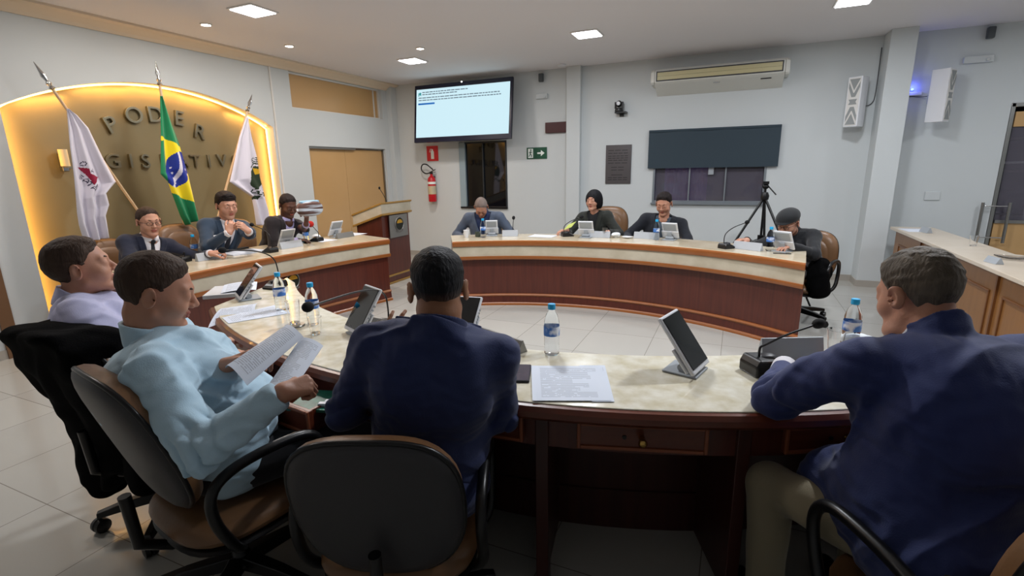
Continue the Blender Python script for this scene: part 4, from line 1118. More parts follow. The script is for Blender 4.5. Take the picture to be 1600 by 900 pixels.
def sheet(name, corners, label, mtl='paper', curl=0.0, th=.0012, n=14, group=None, cat='paper', sheets=1, bow=0.0):
    """corners: origin(bottom-left), bottom-right, top-right, top-left; curl lifts along the u direction, bow along v"""
    a, b, c, d = [Vector(q) for q in corners]; nr = (b-a).cross(d-a).normalized()
    if nr.z < 0: nr = -nr
    vs = []; uv = []
    for side in (0, 1):
        for j in range(n+1):
            for i in range(n+1):
                u, v = i/n, j/n; p = a*(1-u)*(1-v)+b*u*(1-v)+c*u*v+d*(1-u)*v
                p = p+nr*(curl*4*u*(1-u)+bow*4*v*(1-v))-nr*(th*side); vs.append(p); uv.append((u, v))
    s_ = (n+1)**2; fs = []; g = lambda i, j, s=0: s*s_+j*(n+1)+i
    for j in range(n):
        for i in range(n): fs.append((g(i, j), g(i+1, j), g(i+1, j+1), g(i, j+1))); fs.append((g(i, j+1, 1), g(i+1, j+1, 1), g(i+1, j, 1), g(i, j, 1)))
    for i in range(n):
        fs += [(g(i, 0), g(i, 0, 1), g(i+1, 0, 1), g(i+1, 0)), (g(i, n), g(i+1, n), g(i+1, n, 1), g(i, n, 1)), (g(0, i), g(0, i+1), g(0, i+1, 1), g(0, i, 1)), (g(n, i), g(n, i, 1), g(n, i+1, 1), g(n, i+1))]
    m = MB(); m.add(vs, fs); m.uv = uv
    c0 = (a+b+c+d)/4; c0.z = min(v[2] for v in vs)
    m.v = [tuple(Vector(v)-c0) for v in m.v]
    o = m.build(name, M_[mtl], None, smooth=60, loc=c0); tag(o, label, cat, group); return o
def flat(name, c, w, h, rot, z, label, **k):
    c = Vector((c[0], c[1], z)); x = Vector((math.cos(rot), math.sin(rot), 0))*w/2; y = Vector((-math.sin(rot), math.cos(rot), 0))*h/2
    return sheet(name, [c-x-y, c+x-y, c+x+y, c-x+y], label, **k)
random.seed(4)
# --- near desk
Z1 = ZN+.0005
tablet((-2.74, 2.03), (-.50, -.86), 'white framed tablet leaning back at the left end of the near desk', Z1, 38)
tablet((-1.60, 1.74), (-.42, -.91), 'white framed tablet standing by the two small bottles on the near desk', Z1, 33)
tablet((-1.15, 1.93), (.15, -1), 'tablet with black screen half hidden by the head of the man in navy', Z1, 50, W=.17, H_=.2)
tablet((-.075, 1.855), (.965, -.26), 'white framed tablet turned to the right between papers and microphone on near desk', Z1, 36)
bottle(at(440, 484, ZN)[:2], 'water bottle with blue cap nearest the leaning tablet at the desk corner', Z1)
bottle(at(491, 506, ZN)[:2], 'water bottle with blue cap behind the foam microphone head on near desk', Z1)
bottle(at(862, 553, ZN)[:2], 'water bottle with blue cap standing above the white papers, centre', Z1)
bottle(at(1326, 546, ZN)[:2], 'water bottle with blue cap beside the grey-haired man in blue', Z1)
tumbler(at(461, 508, ZN)[:2], 'clear glass on a metal coaster at the left of the near desk', Z1+.008, .12, .034)
cs = MB().lathe([(.046, 0), (.048, .003), (.046, .007)], n=28).build('coaster', M_['steel'], None, smooth=40, loc=(*at(461, 509, ZN)[:2], Z1)); tag(cs, 'round metal coaster under the glass on the near desk', 'coaster')
tumbler(at(494, 522, ZN)[:2], 'small clear glass between the coaster glass and the upright tablet', Z1, .085, .032)
tumbler(at(1303, 548, ZN)[:2], 'clear glass next to the bottle of the grey-haired man', Z1, .09, .034)

def mic_world(base, head, label, z, group='gooseneck desk microphones', red=False, turn=None, big=1.0, mid=.85):
    """microphone with its head at a measured world point"""
    b = Vector((base[0], base[1], z)); h_ = Vector(head); d = Vector((h_.x-b.x, h_.y-b.y)); 
    return microphone(base, (d.x, d.y), label, z, d.length, h_.z-z-.02, red, group, big)
mic_world((-1.50, 1.86), zd(486, 478, 1.78), 'black gooseneck microphone reaching left across the near desk, by the navy suited man', Z1)
mic_world((.150, 1.965), zd(1272, 508, 1.86), 'large black gooseneck microphone in front of the grey-haired man in blue', Z1, big=1.3)
mic_world((-2.80, 2.36), zd(352, 391, 3.0), 'black gooseneck microphone at the far left end of the near desk', Z1)
nameplate(at(783, 540, ZN)[:2], (-.42, -1), 'dark grey metal name plate right of the navy suited man, by the phone', Z1, .27, .055, 'greyplate')
nameplate((.24, 2.13), (.45, -1), 'silver name plate behind the large microphone on the near desk', Z1, .24, .09, 'lightgrey')
nameplate(at(610, 515, ZN)[:2], (-.1, -1), 'grey name plate behind the raised hand on the near desk', Z1, .22, .05, 'greyplate')
ph = at(813, 585, ZN); pr = .33
t = thing('smartphone', 'dark smartphone lying on the near desk beside the white papers', 'phone', (ph.x, ph.y, Z1), pr)
MB().box((0, 0, .0045), (.075, .155, .009)).build('phone_body', M_['phoneedge'], t, bevel=.003); MB().box((0, 0, .0094), (.069, .148, .0008)).build('phone_screen', M_['phone'], t)
PA = [at(832, 628, ZN), at(955, 628, ZN), at(940, 574, ZN), at(830, 573, ZN)]
def zset(ps, z): return [Vector((p[0], p[1], z)) for p in ps]
sheet('paper_sheet', zset([p+Vector((.006, .006, 0)) for p in PA], Z1+.0015), 'lower white sheet of the printed stack right of the phone', group='printed papers')
sheet('paper_sheet', zset(PA, Z1+.0045), 'top printed white sheet of the stack right of the phone, nearest the camera', group='printed papers')
sheet('paper_sheet', zset([at(925, 629, ZN), at(960, 629, ZN), at(945, 572, ZN), at(905, 572, ZN)], Z1+.003), 'white sheet peeping out at the right of the printed stack', group='printed papers')
sheet('paper_sheet', zset([at(347, 497, ZN), at(357, 506, ZN), at(452, 490, ZN), at(430, 477, ZN)], Z1+.002), 'printed white sheet lying across the left corner of the near desk', group='printed papers')
sheet('paper_sheet', [at(325, 512, ZN-.03), at(345, 482, ZN+.012), at(402, 474, ZN+.006), at(398, 486, ZN+.004)][::-1], 'white folded sheet hanging over the left desk corner', group='printed papers', curl=.01)
sheet('paper_sheet', zset([at(1240, 607, ZN), at(1290, 600, ZN), at(1305, 560, ZN), at(1262, 560, ZN)], Z1+.002), 'printed white sheet under the hands of the grey-haired man', group='printed papers')
# ring binder and papers at the left end
bd = MB().box((0, 0, .012), (.20, .28, .024)).build('document_folder', M_['white'], None, bevel=.003, loc=(-2.98, 2.13, Z1-.0005)); bd.rotation_euler = (0, 0, .7); tag(bd, 'thick white document folder overhanging the left end of the near desk', 'folder')
flat('paper_sheet', (-2.94, 2.20), .20, .27, .85, Z1+.026, 'loose white sheet on the thick folder at the left desk end', curl=.01, group='printed papers')
# crumpled tissue and white saucer by the right bottle
def crumple(loc, r, label, seed=1, mtl='tissue', sq=.55):
    rs = np.random.RandomState(seed); c = V3(loc)+np.array([0, 0, r*sq])
    def fn(p): return ell(p, c, (r, r*.8, r*sq))+folds(p, .008, 70, seed)
    v, q = mesh_sdf(fn, c-r*1.3, c+r*1.3, .004); o = np_mesh('crumpled_tissue', v, q, M_[mtl], None, (loc[0], loc[1], loc[2]), smooth=False); o.location = loc; tag(o, label, 'tissue'); return o
p = at(1342, 545, ZN); crumple((p.x, p.y, Z1), .055, 'crumpled white tissue beside the bottle of the grey-haired man')

# --- far desk
def atd(x, y, z):
    """a point on one of the two far desks, kept on its worktop"""
    p = at(x, y, z); c, R, mx = (CL, RL, .70) if p.x < -3.3 else (CF, RF, .44)
    d = Vector((p.x-c[0], p.y-c[1])); r = min(d.length, R+mx); d.normalize(); return Vector((c[0]+d.x*r, c[1]+d.y*r, z))
Z2 = ZD+.0005
bottle(atd(755, 371, ZD)[:2], 'water bottle in front of the bald bowed man at the far desk', Z2)
bottle(atd(1025, 375, ZD)[:2], 'water bottle in front of the man with grey t-shirt at the far desk', Z2)
bottle(atd(1202, 392, ZD)[:2], 'water bottle before the man in the flat cap', Z2)
cupm = MB().lathe([(.022, 0), (.034, .085), (.036, .085), (.0335, .083), (.020, .004)], n=24, cap=False); cupm.f.append(tuple(range(24))); cupm.fm.append(0)
cp = cupm.build('plastic_cup', M_['white'], None, smooth=50, loc=(*atd(729, 371, ZD)[:2], Z2)); tag(cp, 'white plastic cup at the left end of the far desk', 'cup')
c0 = atd(747, 370, ZD); jr = MB().lathe([(.03, 0), (.035, .01), (.035, .055), (.03, .06)], n=20).build('dark_jar', mat('smoky_glass', '#39423a', .2), None, smooth=40, loc=(c0.x, c0.y, Z2)); tag(jr, 'small dark green jar beside the bottle of the bowed man', 'jar')
FAC = lambda p: (p[0]-CF[0], p[1]-CF[1])
def ftab(x, y, label, W=.165):
    p = atd(x, y, ZD); d = Vector(FAC(p)).normalized(); return tablet((p.x, p.y), (d.x, d.y), label, Z2, 30, W, .19)
ftab(769, 367, 'tablet seen from behind before the bald bowed man', .14)
ftab(917, 370, 'tablet seen from behind before the woman in the dark blazer')
ftab(1049, 374, 'tablet seen from behind before the man with grey t-shirt')
ftab(1227, 392, 'tablet seen from behind before the man in the flat cap')
def fplate(x, y, label, W=.26):
    p = atd(x, y, ZD); d = -Vector(FAC(p)).normalized(); return nameplate(p[:2], (d.x, d.y), label, Z2, W, .07)
fplate(797, 369, 'clear name plate right of the bowed man', .18); fplate(935, 371, 'clear name plate before the woman in the dark blazer', .26)
fplate(1010, 373, 'clear name plate before the man with grey t-shirt', .27); fplate(1168, 390, 'clear name plate before the man in the flat cap', .26)
tumbler(atd(945, 371, ZD)[:2], 'clear glass right of the name plate of the woman', Z2, .11, .034)
p = atd(805, 362, ZD); microphone((p.x, p.y), (-.3, 1), 'desk microphone beside the bald bowed man', Z2, .04, .16)
p = atd(886, 369, ZD); mic_world((p.x, p.y), atY(906, 340, 5.55), 'desk microphone left of the woman in the dark blazer', Z2)
p = atd(1135, 388, ZD); mic_world((p.x, p.y), atY(1165, 348, 5.2), 'gooseneck desk microphone left of the man in the flat cap', Z2)
p = atd(848, 369, ZD); flat('paper_sheet', (p.x, p.y), .29, .20, -.05, Z2+.002, 'white papers between the bowed man and the woman on the far desk', mtl='plainpaper')
p = atd(962, 371, ZD); crumple((p.x, p.y, Z2), .05, 'crumpled white tissue right of the glass on the far desk', 5)
p = atd(980, 372, ZD); sc_ = MB().lathe([(.03, 0), (.055, .012), (.058, .016), (.03, .005)], n=24).build('saucer', M_['white'], None, smooth=40, loc=(p.x, p.y, Z2)); tag(sc_, 'white saucer between woman and man on the far desk', 'saucer')
p = atd(1222, 397, ZD); MBp = MB().tube([(-.07, 0, .005), (.07, .01, .005)], .0045, 8).build('pen', M_['black'], None, smooth=60, loc=(p.x, p.y, Z2)); tag(MBp, 'black pen before the tablet of the man in the flat cap', 'pen')
# --- left desk
bottle(atd(306, 402, ZD)[:2], 'water bottle before the man with glasses at the left desk', Z2)
bottle(atd(479, 380, ZD)[:2], 'water bottle before the dark suited man near the lectern', Z2)
def ltab(x, y, label, W=.165):
    p = atd(x, y, ZD); return tablet((p.x, p.y), (-1, .12), label, Z2, 30, W, .20)
ltab(322, 399, 'tablet seen from behind before the man with glasses at the left desk'); ltab(445, 386, 'tablet seen from behind before the dark suited man'); ltab(521, 370, 'tablet seen from behind at the right end of the left desk')
nameplate(atd(330, 405, ZD)[:2], (1, -.1), 'clear name plate before the man with glasses at the left desk', Z2, .26, .07); nameplate(atd(455, 387, ZD)[:2], (1, -.1), 'clear name plate beside the blue mask on the left desk', Z2, .26, .07)
nameplate(atd(539, 371, ZD)[:2], (1, -.1), 'dark name plate at the right end of the left desk', Z2, .25, .06, 'greyplate')
p = atd(285, 409, ZD); mic_world((p.x, p.y), (p.x-.25, p.y-.05, .84), 'desk microphone before the man with glasses at the left desk', Z2)
p = atd(423, 394, ZD); mic_world((p.x, p.y), (p.x-.22, p.y+.02, 1.0), 'desk microphone between the clasped-hands man and the dark suited man', Z2)
p = atd(495, 377, ZD); mic_world((p.x, p.y), (p.x-.05, p.y-.0, .92), 'desk microphone with red foam windscreen', Z2, red=True)
p = atd(380, 395, ZD); flat('document_folder', (p.x, p.y), .34, .24, 1.45, Z2+.012, 'open folder with white page before the clasped-hands man', mtl='plainpaper', th=.012)
p = atd(360, 389, ZD); o = MB().box((0, 0, .008), (.05, .24, .016)).build('black_case', M_['black'], None, bevel=.004, loc=(p.x-.04, p.y, Z2)); o.rotation_euler = (0, 0, -.1); tag(o, 'long black case behind the white page on the left desk', 'case')
p = atd(510, 376, ZD); flat('paper_sheet', (p.x-.05, p.y), .21, .25, 1.4, Z2+.002, 'white paper right of the red microphone on the left desk', mtl='plainpaper')
p = atd(556, 366, ZD); flat('paper_sheet', (p.x-.05, p.y), .21, .29, 1.5, Z2+.002, 'white paper at the right end corner of the left desk', mtl='plainpaper')
p = atd(467, 380, ZD); crumple((p.x, p.y, Z2), .075, 'sky blue face mask lying on the left desk', 9, 'bluepaper', .35).name = 'face_mask'
p = atd(468, 372, ZD); crumple((p.x+.02, p.y+.05, Z2), .05, 'crumpled white cloth behind the blue mask on the left desk', 12)
# --- right counter
Z3 = .7655
nameplate(at(1446, 364, .76)[:2], (-1, -.2), 'small grey name plate at the far end of the right counter', Z3, .15, .055, 'lightgrey'); nameplate(at(1552, 412, .76)[:2], (-1, -.2), 'small grey name plate at the near part of the right counter', Z3, .13, .045, 'lightgrey')
flat('paper_sheet', (1.80, 6.75), .21, .30, .1, Z3+.001, 'white paper at the far end of the right counter', mtl='plainpaper')
tumbler((1.93, 5.62), 'clear glass on the right counter', Z3, .09, .032)
sp_ = MB().lathe([(.04, 0), (.10, .014), (.11, .02), (.04, .006)], n=28).build('clear_dish', M_['glass'], None, smooth=40, loc=(1.95, 4.95, Z3)); tag(sp_, 'flat clear dish on the right counter', 'dish')

# ================================================================== WALL THINGS
# television
tv = thing('television', 'large television tilted down under the ceiling with a lit white page', 'television', (-4.05, 7.25, 2.39))
Rtv = Matrix.Rotation(math.radians(-7.5), 4, 'X'); 
def tvb(name, c, d, m, par=tv, bev=0): b = MB().box(c, d); xf(b, Rtv); return b.build(name, m, par, bevel=bev)
M_['tvscreen'] = mat('lit_television_page', '#101418', .6, emit=('#cfeef8', 1.0), spec=.1)
tvb('bezel', (0, .02, 0), (1.74, .05, .90), mat('dark_blue_bezel', '#17182c', .25), bev=.006)
tvb('screen', (0, -.0065, .005), (1.66, .004, .755), M_['tvscreen'])
tx = mat('page_text', '#4a5a68', .8, emit=('#7f97a5', .4)); tb_ = mat('page_highlight', '#0c5cae', .8, emit=('#1766b8', .5)); tg_ = mat('page_logo', '#1c8f9a', .8, emit=('#2aa3a8', .4))
rs = random.Random(7); L_ = MB()
for (z, x0, x1) in ((.335, -.72, .10), (.300, -.72, -.10), (.250, -.79, .64), (.212, -.79, .67)):
    x = x0
    while x < x1:
        w_ = rs.uniform(.03, .085); L_.box((x+w_/2, -.0095, z+rs.uniform(-.001, .001)), (w_, .002, .014)); x += w_+.012
xf(L_, Rtv).build('page_text', tx, tv); tvb('page_highlight', (-.64, -.0095, .155), (.31, .002, .026), tb_)
b = MB().box((-.765, -.0095, .315), (.018, .002, .04)).box((-.785, -.0095, .302), (.014, .002, .05)).box((-.748, -.0095, .308), (.012, .002, .05)); xf(b, Rtv).build('page_logo', tg_, tv)
MB().box((0, .15, .1), (.3, .25, .06)).box((0, .27, 0), (.36, .04, .4)).build('wall_mount', M_['black'], tv)
MB().ellipsoid((.05, -.04, .425), (.012, .01, .012)).build('indicator_light', mat('tv_led', '#ffffff', .5, emit=('#ffffff', 3)), tv, smooth=180)
# air conditioner
ac = thing('air_conditioner', 'long white air conditioner high on the back wall', 'air conditioner', (-.35, YB, 2.60))
def slab(pts0, pts1, nm, m, par, bev=.0):
    n_ = len(pts0); return MB().add(pts0+pts1, [tuple(range(n_)), tuple(range(2*n_-1, n_-1, -1))]+[(i, n_+i, n_+(i+1) % n_, (i+1) % n_) for i in range(n_)]).build(nm, m, par, bevel=bev)
prof = [(0, .15), (-.24, .15), (-.285, .12), (-.29, -.02), (-.25, -.045), (0, -.165)]
slab([(-.77, y, z) for y, z in prof], [(.77, y, z) for y, z in prof], 'casing', M_['ac'], ac, .006)
for sx in (-1, 1): slab([(sx*.772, y*1.02, z*1.02) for y, z in prof[:5]]+[(sx*.772, 0, -.05)], [(sx*.822, y*.97, z*.92) for y, z in prof[:5]]+[(sx*.822, 0, -.05)], 'end_cap', M_['ac'], ac, .008)
MB().box((0, -.291, .052), (1.50, .006, .125)).build('louvre_frame', M_['shell'], ac); 
l_ = MB()
for i in range(2): l_.box((0, -.2955, .052+(.024 if i else -.024)), (1.47, .006, .046))
l_.build('louvre', M_['accream'], ac)
MB().box((.57, -.215, -.066), (.12, .006, .012), Matrix.Rotation(-.45, 3, 'X')).build('display_strip', M_['black'], ac); MB().box((.0, -.215, -.066), (.08, .005, .008), Matrix.Rotation(-.45, 3, 'X')).build('badge', M_['lightgrey'], ac)
# roller blind
bl = thing('roller_blind', 'dark slate roller blind half lowered over the wide window', 'blind', (-.37, YB-.03, 1.98))
MB().tube([(-.83, 0, -.01), (.83, 0, -.01)], .02, 16).build('roller', M_['blind'], bl, smooth=60)
n_ = 20; vs = [(-.83+1.66*i/n_, -.012+.004*math.sin(i*.9), z) for z in (-.01, -.505) for i in range(n_+1)]; vs += [(x, y+.004, z) for x, y, z in vs]
k = n_+1; fs = [(i, i+1, k+i+1, k+i) for i in range(n_)]+[(2*k+i+1, 2*k+i, 3*k+i, 3*k+i+1) for i in range(n_)]+[(k+i, k+i+1, 3*k+i+1, 3*k+i) for i in range(n_)]+[(0, k, 3*k, 2*k), (n_, 2*k+n_, 3*k+n_, k+n_)]
MB().add(vs, fs).build('blind_fabric', M_['blind'], bl, smooth=60); MB().box((0, -.01, -.505), (1.66, .012, .018)).build('bottom_rail', M_['blind'], bl)
# plaque
pq = thing('wall_plaque', 'pewter coloured engraved plaque between pilaster and wide window', 'plaque', (-1.63, YB, 1.533))
MB().box((0, -.008, 0), (.375, .016, .555)).build('plate', M_['plaque'], pq, bevel=.003)
e_ = MB(); rs = random.Random(3)
for z, n_w in ((.20, 3), (.16, 4), (.12, 5), (.09, 5), (.06, 4), (.02, 3), (-.04, 2), (-.08, 2), (-.15, 1), (-.19, 4), (-.22, 4)):
    tot = .30 if n_w > 2 else .2; x = -tot/2
    for i in range(n_w): w_ = tot/n_w*.82; e_.box((x+w_/2, -.0165, z), (w_, .002, .010)); x += tot/n_w
e_.build('engraved_lines', mat('engraving', '#3a3839', .5, .5), pq)
# signs
sg = thing('extinguisher_sign', 'square red fire extinguisher sign above the extinguisher', 'sign', (-4.825, YB, 1.78))
MB().box((0, -.004, 0), (.225, .008, .25)).build('panel', M_['signred'], sg)
MB().prism([(-.03, -.09), (.03, -.09), (.03, .03), (.015, .05), (.015, .07), (-.015, .07), (-.015, .05), (-.03, .03)], .008, .010, fr=lambda v: Vector((v.x, -v.z, v.y))).tube([(.0, -.009, .07), (-.035, -.009, .075), (-.05, -.009, .02)], .006, 6).build('pictogram', M_['signwhite'], sg)
ex = thing('exit_sign', 'green exit sign with running figure and arrow', 'sign', (-2.913, YB, 1.73))
MB().box((0, -.004, 0), (.335, .008, .175)).build('panel', M_['signgreen'], ex)
fr_ = lambda v: Vector((v.x, -v.z, v.y))
MB().prism([(.01, -.012), (.07, -.012), (.07, -.045), (.13, 0), (.07, .045), (.07, .012), (.01, .012)], .008, .0095, fr=fr_).build('arrow', M_['signwhite'], ex)
MB().prism([(-.145, -.07), (-.06, -.07), (-.06, .07), (-.145, .07)], .008, .009, fr=fr_).build('doorway', M_['signwhite'], ex)
rf = MB(); rf.prism([(.012*math.cos(a)-.098, .012*math.sin(a)+.048) for a in arc(0, 2*math.pi, 12)[:-1]], .009, .0105, fr=fr_)
for a_, b_, w_ in (((-.102, .03), (-.108, -.01), .018), ((-.105, .025), (-.078, .012), .009), ((-.105, .025), (-.130, .010), .009), ((-.108, -.01), (-.085, -.03), .011), ((-.085, -.03), (-.092, -.058), .010), ((-.108, -.01), (-.118, -.038), .011), ((-.118, -.038), (-.138, -.045), .010)):
    A_, B_ = Vector(a_), Vector(b_); n_ = (B_-A_).normalized(); n_ = Vector((-n_.y, n_.x))*w_/2; rf.prism([tuple(A_-n_), tuple(B_-n_), tuple(B_+n_), tuple(A_+n_)], .009, .0105, fr=fr_)
rf.build('running_figure', M_['signgreen'], ex)
dc = MB().box((0, -.02, 0), (.335, .04, .155)).build('display_box', M_['maroon'], None, bevel=.004, loc=(-2.592, YB, 2.098)); tag(dc, 'dark maroon display box on the wall beside the narrow pilaster', 'display')
# extinguisher
fx = thing('fire_extinguisher', 'red fire extinguisher hanging on the wall below its sign', 'fire extinguisher', (-4.82, YB-.085, .97))
MB().lathe([(.05, 0), (.068, .006), (.07, .02), (.07, .36), (.062, .40), (.035, .43), (.022, .44), (.022, .47)], n=28).build('cylinder', M_['red'], fx, smooth=50)
MB().lathe([(.0712, .13), (.0712, .27)], n=28, cap=False).build('label', mat('extinguisher_label', '#c9b98e', .5, noise=(12, '#a8a294', .2)), fx, smooth=50)
MB().lathe([(.0712, .30), (.0712, .34)], n=28, cap=False).build('label_band', M_['signwhite'], fx, smooth=50)
MB().box((.0, 0, .485), (.04, .04, .04)).box((.03, 0, .52), (.12, .022, .012), Matrix.Rotation(-.4, 3, 'Y')).box((.03, 0, .50), (.10, .022, .010)).build('valve', M_['black'], fx, bevel=.002)
P_ = [Vector((-.02, 0, .49)), Vector((-.10, -.02, .47)), Vector((-.19, -.02, .53)), Vector((-.17, -.02, .63)), Vector((-.08, -.02, .64)), Vector((.0, -.02, .58)), Vector((.05, -.02, .54))]
for _ in range(2): P_ = [P_[0]]+[q for u, v in zip(P_, P_[1:]) for q in (u*.75+v*.25, u*.25+v*.75)]+[P_[-1]]
MB().tube(P_, .011, 10).build('hose', M_['black'], fx, smooth=60); MB().box((0, .065, .40), (.05, .04, .06)).build('wall_bracket', M_['black'], fx)
# pan-tilt camera
pz = thing('ceiling_camera', 'black pan tilt camera on a wall bracket left of the air conditioner', 'camera', (-1.63, YB, 2.30))
MB().box((0.03, -.05, -.05), (.16, .14, .02)).box((0.03, -.01, -.07), (.06, .02, .06)).build('bracket', M_['black'], pz)
MB().lathe([(.055, -.04), (.06, -.02), (.05, .01)], (0, -.07, 0), 24).build('base', M_['black'], pz, smooth=40)
MB().box((-.05, -.07, .05), (.02, .05, .09)).box((.05, -.07, .05), (.02, .05, .09)).build('yoke', M_['black'], pz, bevel=.004)
MB().ellipsoid((0, -.075, .07), (.042, .05, .045)).build('head', M_['black'], pz, smooth=180); MB().lathe([(.026, 0), (.026, .02), (.018, .022)], (0, -.11, .07), 20, Matrix.Rotation(math.pi/2, 3, 'X')).build('lens', M_['white'], pz, smooth=40)
# small cameras / sensors under the ceiling
for (x, z, lab) in ((-2.82, 2.80, 'small grey motion sensor below the ceiling right of the television'), (2.39, 2.82, 'small grey motion sensor below the ceiling at the far right')):
    s_ = thing('motion_sensor', lab, 'sensor', (x, YB, z), 0, 'motion sensors'); MB().box((0, -.045, .02), (.07, .06, .12)).build('housing', mat('sensor_grey', '#4a5053', .4) if 'sg' not in M_ else M_['sg'], s_, bevel=.012); M_['sg'] = bpy.data.materials['sensor_grey']; MB().box((0, -.015, .03), (.03, .03, .05)).build('bracket', M_['white'], s_)
for (x, z, lab, w_) in ((-2.82, 2.56, 'small white emergency lamp below the sensor by the television', .18), (2.33, 2.58, 'faint white emergency lamp below the sensor at the far right', .26)):
    s_ = MB().box((0, -.02, 0), (w_, .04, .07)).box((w_*.3, -.045, -.01), (.03, .02, .03)).build('emergency_lamp', M_['wall'], None, bevel=.004, loc=(x, YB, z)); tag(s_, lab, 'lamp')
s_ = thing('smoke_detector', 'flat round detector on the ceiling above the narrow pilaster', 'detector', (-2.42, 7.30, HC)); MB().lathe([(.06, 0), (.06, -.02), (.04, -.03)], n=24).build('housing', M_['white'], s_, smooth=40)
s_ = MB().box((0, -.006, 0), (.15, .012, .10)).build('socket_plate', M_['wall'], None, bevel=.003, loc=(2.135, YB, 1.09)); tag(s_, 'blank wall plate right of the broad pilaster', 'socket')
# loudspeakers
def speaker(label, loc, rz):
    t = thing('wall_speaker', label, 'speaker', loc, rz, 'white column loudspeakers')
    MB().box((0, 0, 0), (.15, .17, .56)).build('cabinet', M_['white'], t, bevel=.005)
    MB().box((0, -.087, 0), (.125, .004, .53)).build('grille_field', M_['trimwhite'], t)
    g = MB(); f_ = lambda v: Vector((v.x, -.0895-v.z, v.y))
    for s_ in (1, -1):
        g.prism([q if s_ > 0 else (q[0], -q[1]) for q in ((-.055, .255), (.055, .255), (.0, .13))][::s_], 0, .002, fr=f_)
        g.prism([q if s_ > 0 else (q[0], -q[1]) for q in ((-.058, .22), (-.005, .10), (.005, .10), (.058, .22), (.058, .16), (.02, .055), (-.02, .055), (-.058, .16))][::s_], 0, .002, fr=f_)
    g.prism([(-.045, -.03), (.045, -.03), (.03, 0), (.045, .03), (-.045, .03), (-.03, 0)], 0, .002, fr=f_)
    g.build('grille', mat('grille_grey', '#8f9393', .6) if 'gg' not in M_ else M_['gg'], t); M_['gg'] = bpy.data.materials['grille_grey']
    MB().box((.03, .10, -.02), (.05, .06, .1)).build('bracket', M_['lightgrey'], t)
    return t
speaker('white column loudspeaker left of the broad pilaster, grille facing left', (1.21, YB-.17, 2.19), math.radians(-32)); speaker('white column loudspeaker right of the broad pilaster, grille facing right', (2.0, YB-.20, 2.20), math.radians(52))
def cable(pts, label):
    P_ = [Vector(p) for p in pts]
    for _ in range(2): P_ = [P_[0]]+[q for u, v in zip(P_, P_[1:]) for q in (u*.75+v*.25, u*.25+v*.75)]+[P_[-1]]
    o = MB().tube(P_, .005, 6).build('cable', M_['lightgrey'] if 'white' in label else M_['shell'], None, smooth=60); tag(o, label, 'cable')
cable([(1.27, YB-.10, 2.17), (1.34, YB-.03, 2.15), (1.40, YB-.012, 2.18), (1.425, YB-.012, 2.25), (1.42, YB-.01, 2.80)], 'thin cable from the left loudspeaker up beside the pilaster')
cable([(1.94, YB-.10, 2.22), (1.85, YB-.02, 2.22), (1.75, YB-.02, 2.24), (1.70, YB-.02, 2.20)], 'thin dark cable between the broad pilaster and the right loudspeaker')
t = thing('access_point', 'small device glowing blue between the broad pilaster and loudspeaker', 'router', (1.79, YB, 2.30)); MB().box((0, -.02, -.04), (.16, .03, .04)).build('housing', M_['white'], t, bevel=.006); MB().ellipsoid((-.02, -.03, .01), (.014, .01, .012)).build('blue_light', mat('blue_led', '#2030ff', .5, emit=('#2a3cff', 30)), t, smooth=180)
l = bpy.data.lights.new('led_glow', 'POINT'); l.energy = .5; l.color = (.15, .2, 1); l.shadow_soft_size = .01; o = bpy.data.objects.new('led_glow', l); o.location = (1.77, YB-.06, 2.32); COL.objects.link(o)
# tripod
tp = thing('camera_tripod', 'tall black tripod standing behind the far desk by the wide window', 'tripod', (.28, 6.2, 0))
apex = Vector((0, 0, 1.15)); mb = MB()
for i, a in enumerate((200, 325, 80)):
    f_ = Vector((.64*math.cos(math.radians(a)), .64*math.sin(math.radians(a)), .01)); k_ = apex.lerp(f_, .50)
    MB().tube([apex+(f_-apex).normalized()*.03, k_], .014, 8).tube([k_, f_], .010, 8).ellipsoid(k_, (.02, .02, .028), 12).build('leg', M_['black'], tp, smooth=60)
    MB().tube([(0, 0, .70), k_*.98], .006, 6).build('brace', M_['black'], tp)
MB().tube([(0, 0, .50), (0, 0, 1.28)], .013, 10).lathe([(.035, .67), (.035, .73)], n=16).build('centre_column', M_['black'], tp, smooth=60)
MB().lathe([(.04, 1.12), (.045, 1.16), (.03, 1.20)], n=20).box((0, 0, 1.30), (.06, .09, .03)).ellipsoid((0, 0, 1.26), (.035, .035, .03)).tube([(0.02, 0, 1.27), (.10, -.12, 1.18)], .007, 8).build('head', M_['black'], tp, smooth=40)

# ================================================================== LETTERS, LAMP AND FLAGS IN THE NICHE
sgn = thing('wall_lettering', 'raised metal letters reading PODER LEGISLATIVO on the niche wall', 'lettering', (XL-TW+.001, 3.6, 1.9))
def letter(ch, y, z, size, ang_=0):
    me = text_mesh(ch, size, .016, bevel=.0015); o = bpy.data.objects.new('letter_'+ch, me); o.name = 'letter'; COL.objects.link(o); o.parent = sgn
    me.materials.append(M_['letter'])
    Rm = Matrix(((0, 0, 1), (1, 0, 0), (0, 1, 0))).to_4x4() @ Matrix.Rotation(ang_, 4, 'Z')
    o.matrix_local = Matrix.Translation((.018, y-3.6, z-1.9)) @ Rm
XN = XL-TW+.03
for ch, (x, y) in zip('PODER', ((174, 196), (210, 181), (243, 180), (280, 186), (312, 207))):
    p = atX(x, y, XN); th = math.atan2((p.y-3.66)*1.0, 1.35); letter(ch, p.y, p.z, .225, -th)
ys = dict(zip(range(11), [101, 139, 177, 205, 228, 258, 286, 306, 327, 347, 372]))
for i, ch in enumerate('LEGISLATIVO'):
    p = atX(ys[i], 252-(0 if i < 9 else 1), XN); letter(ch, p.y, p.z-.005, .20)
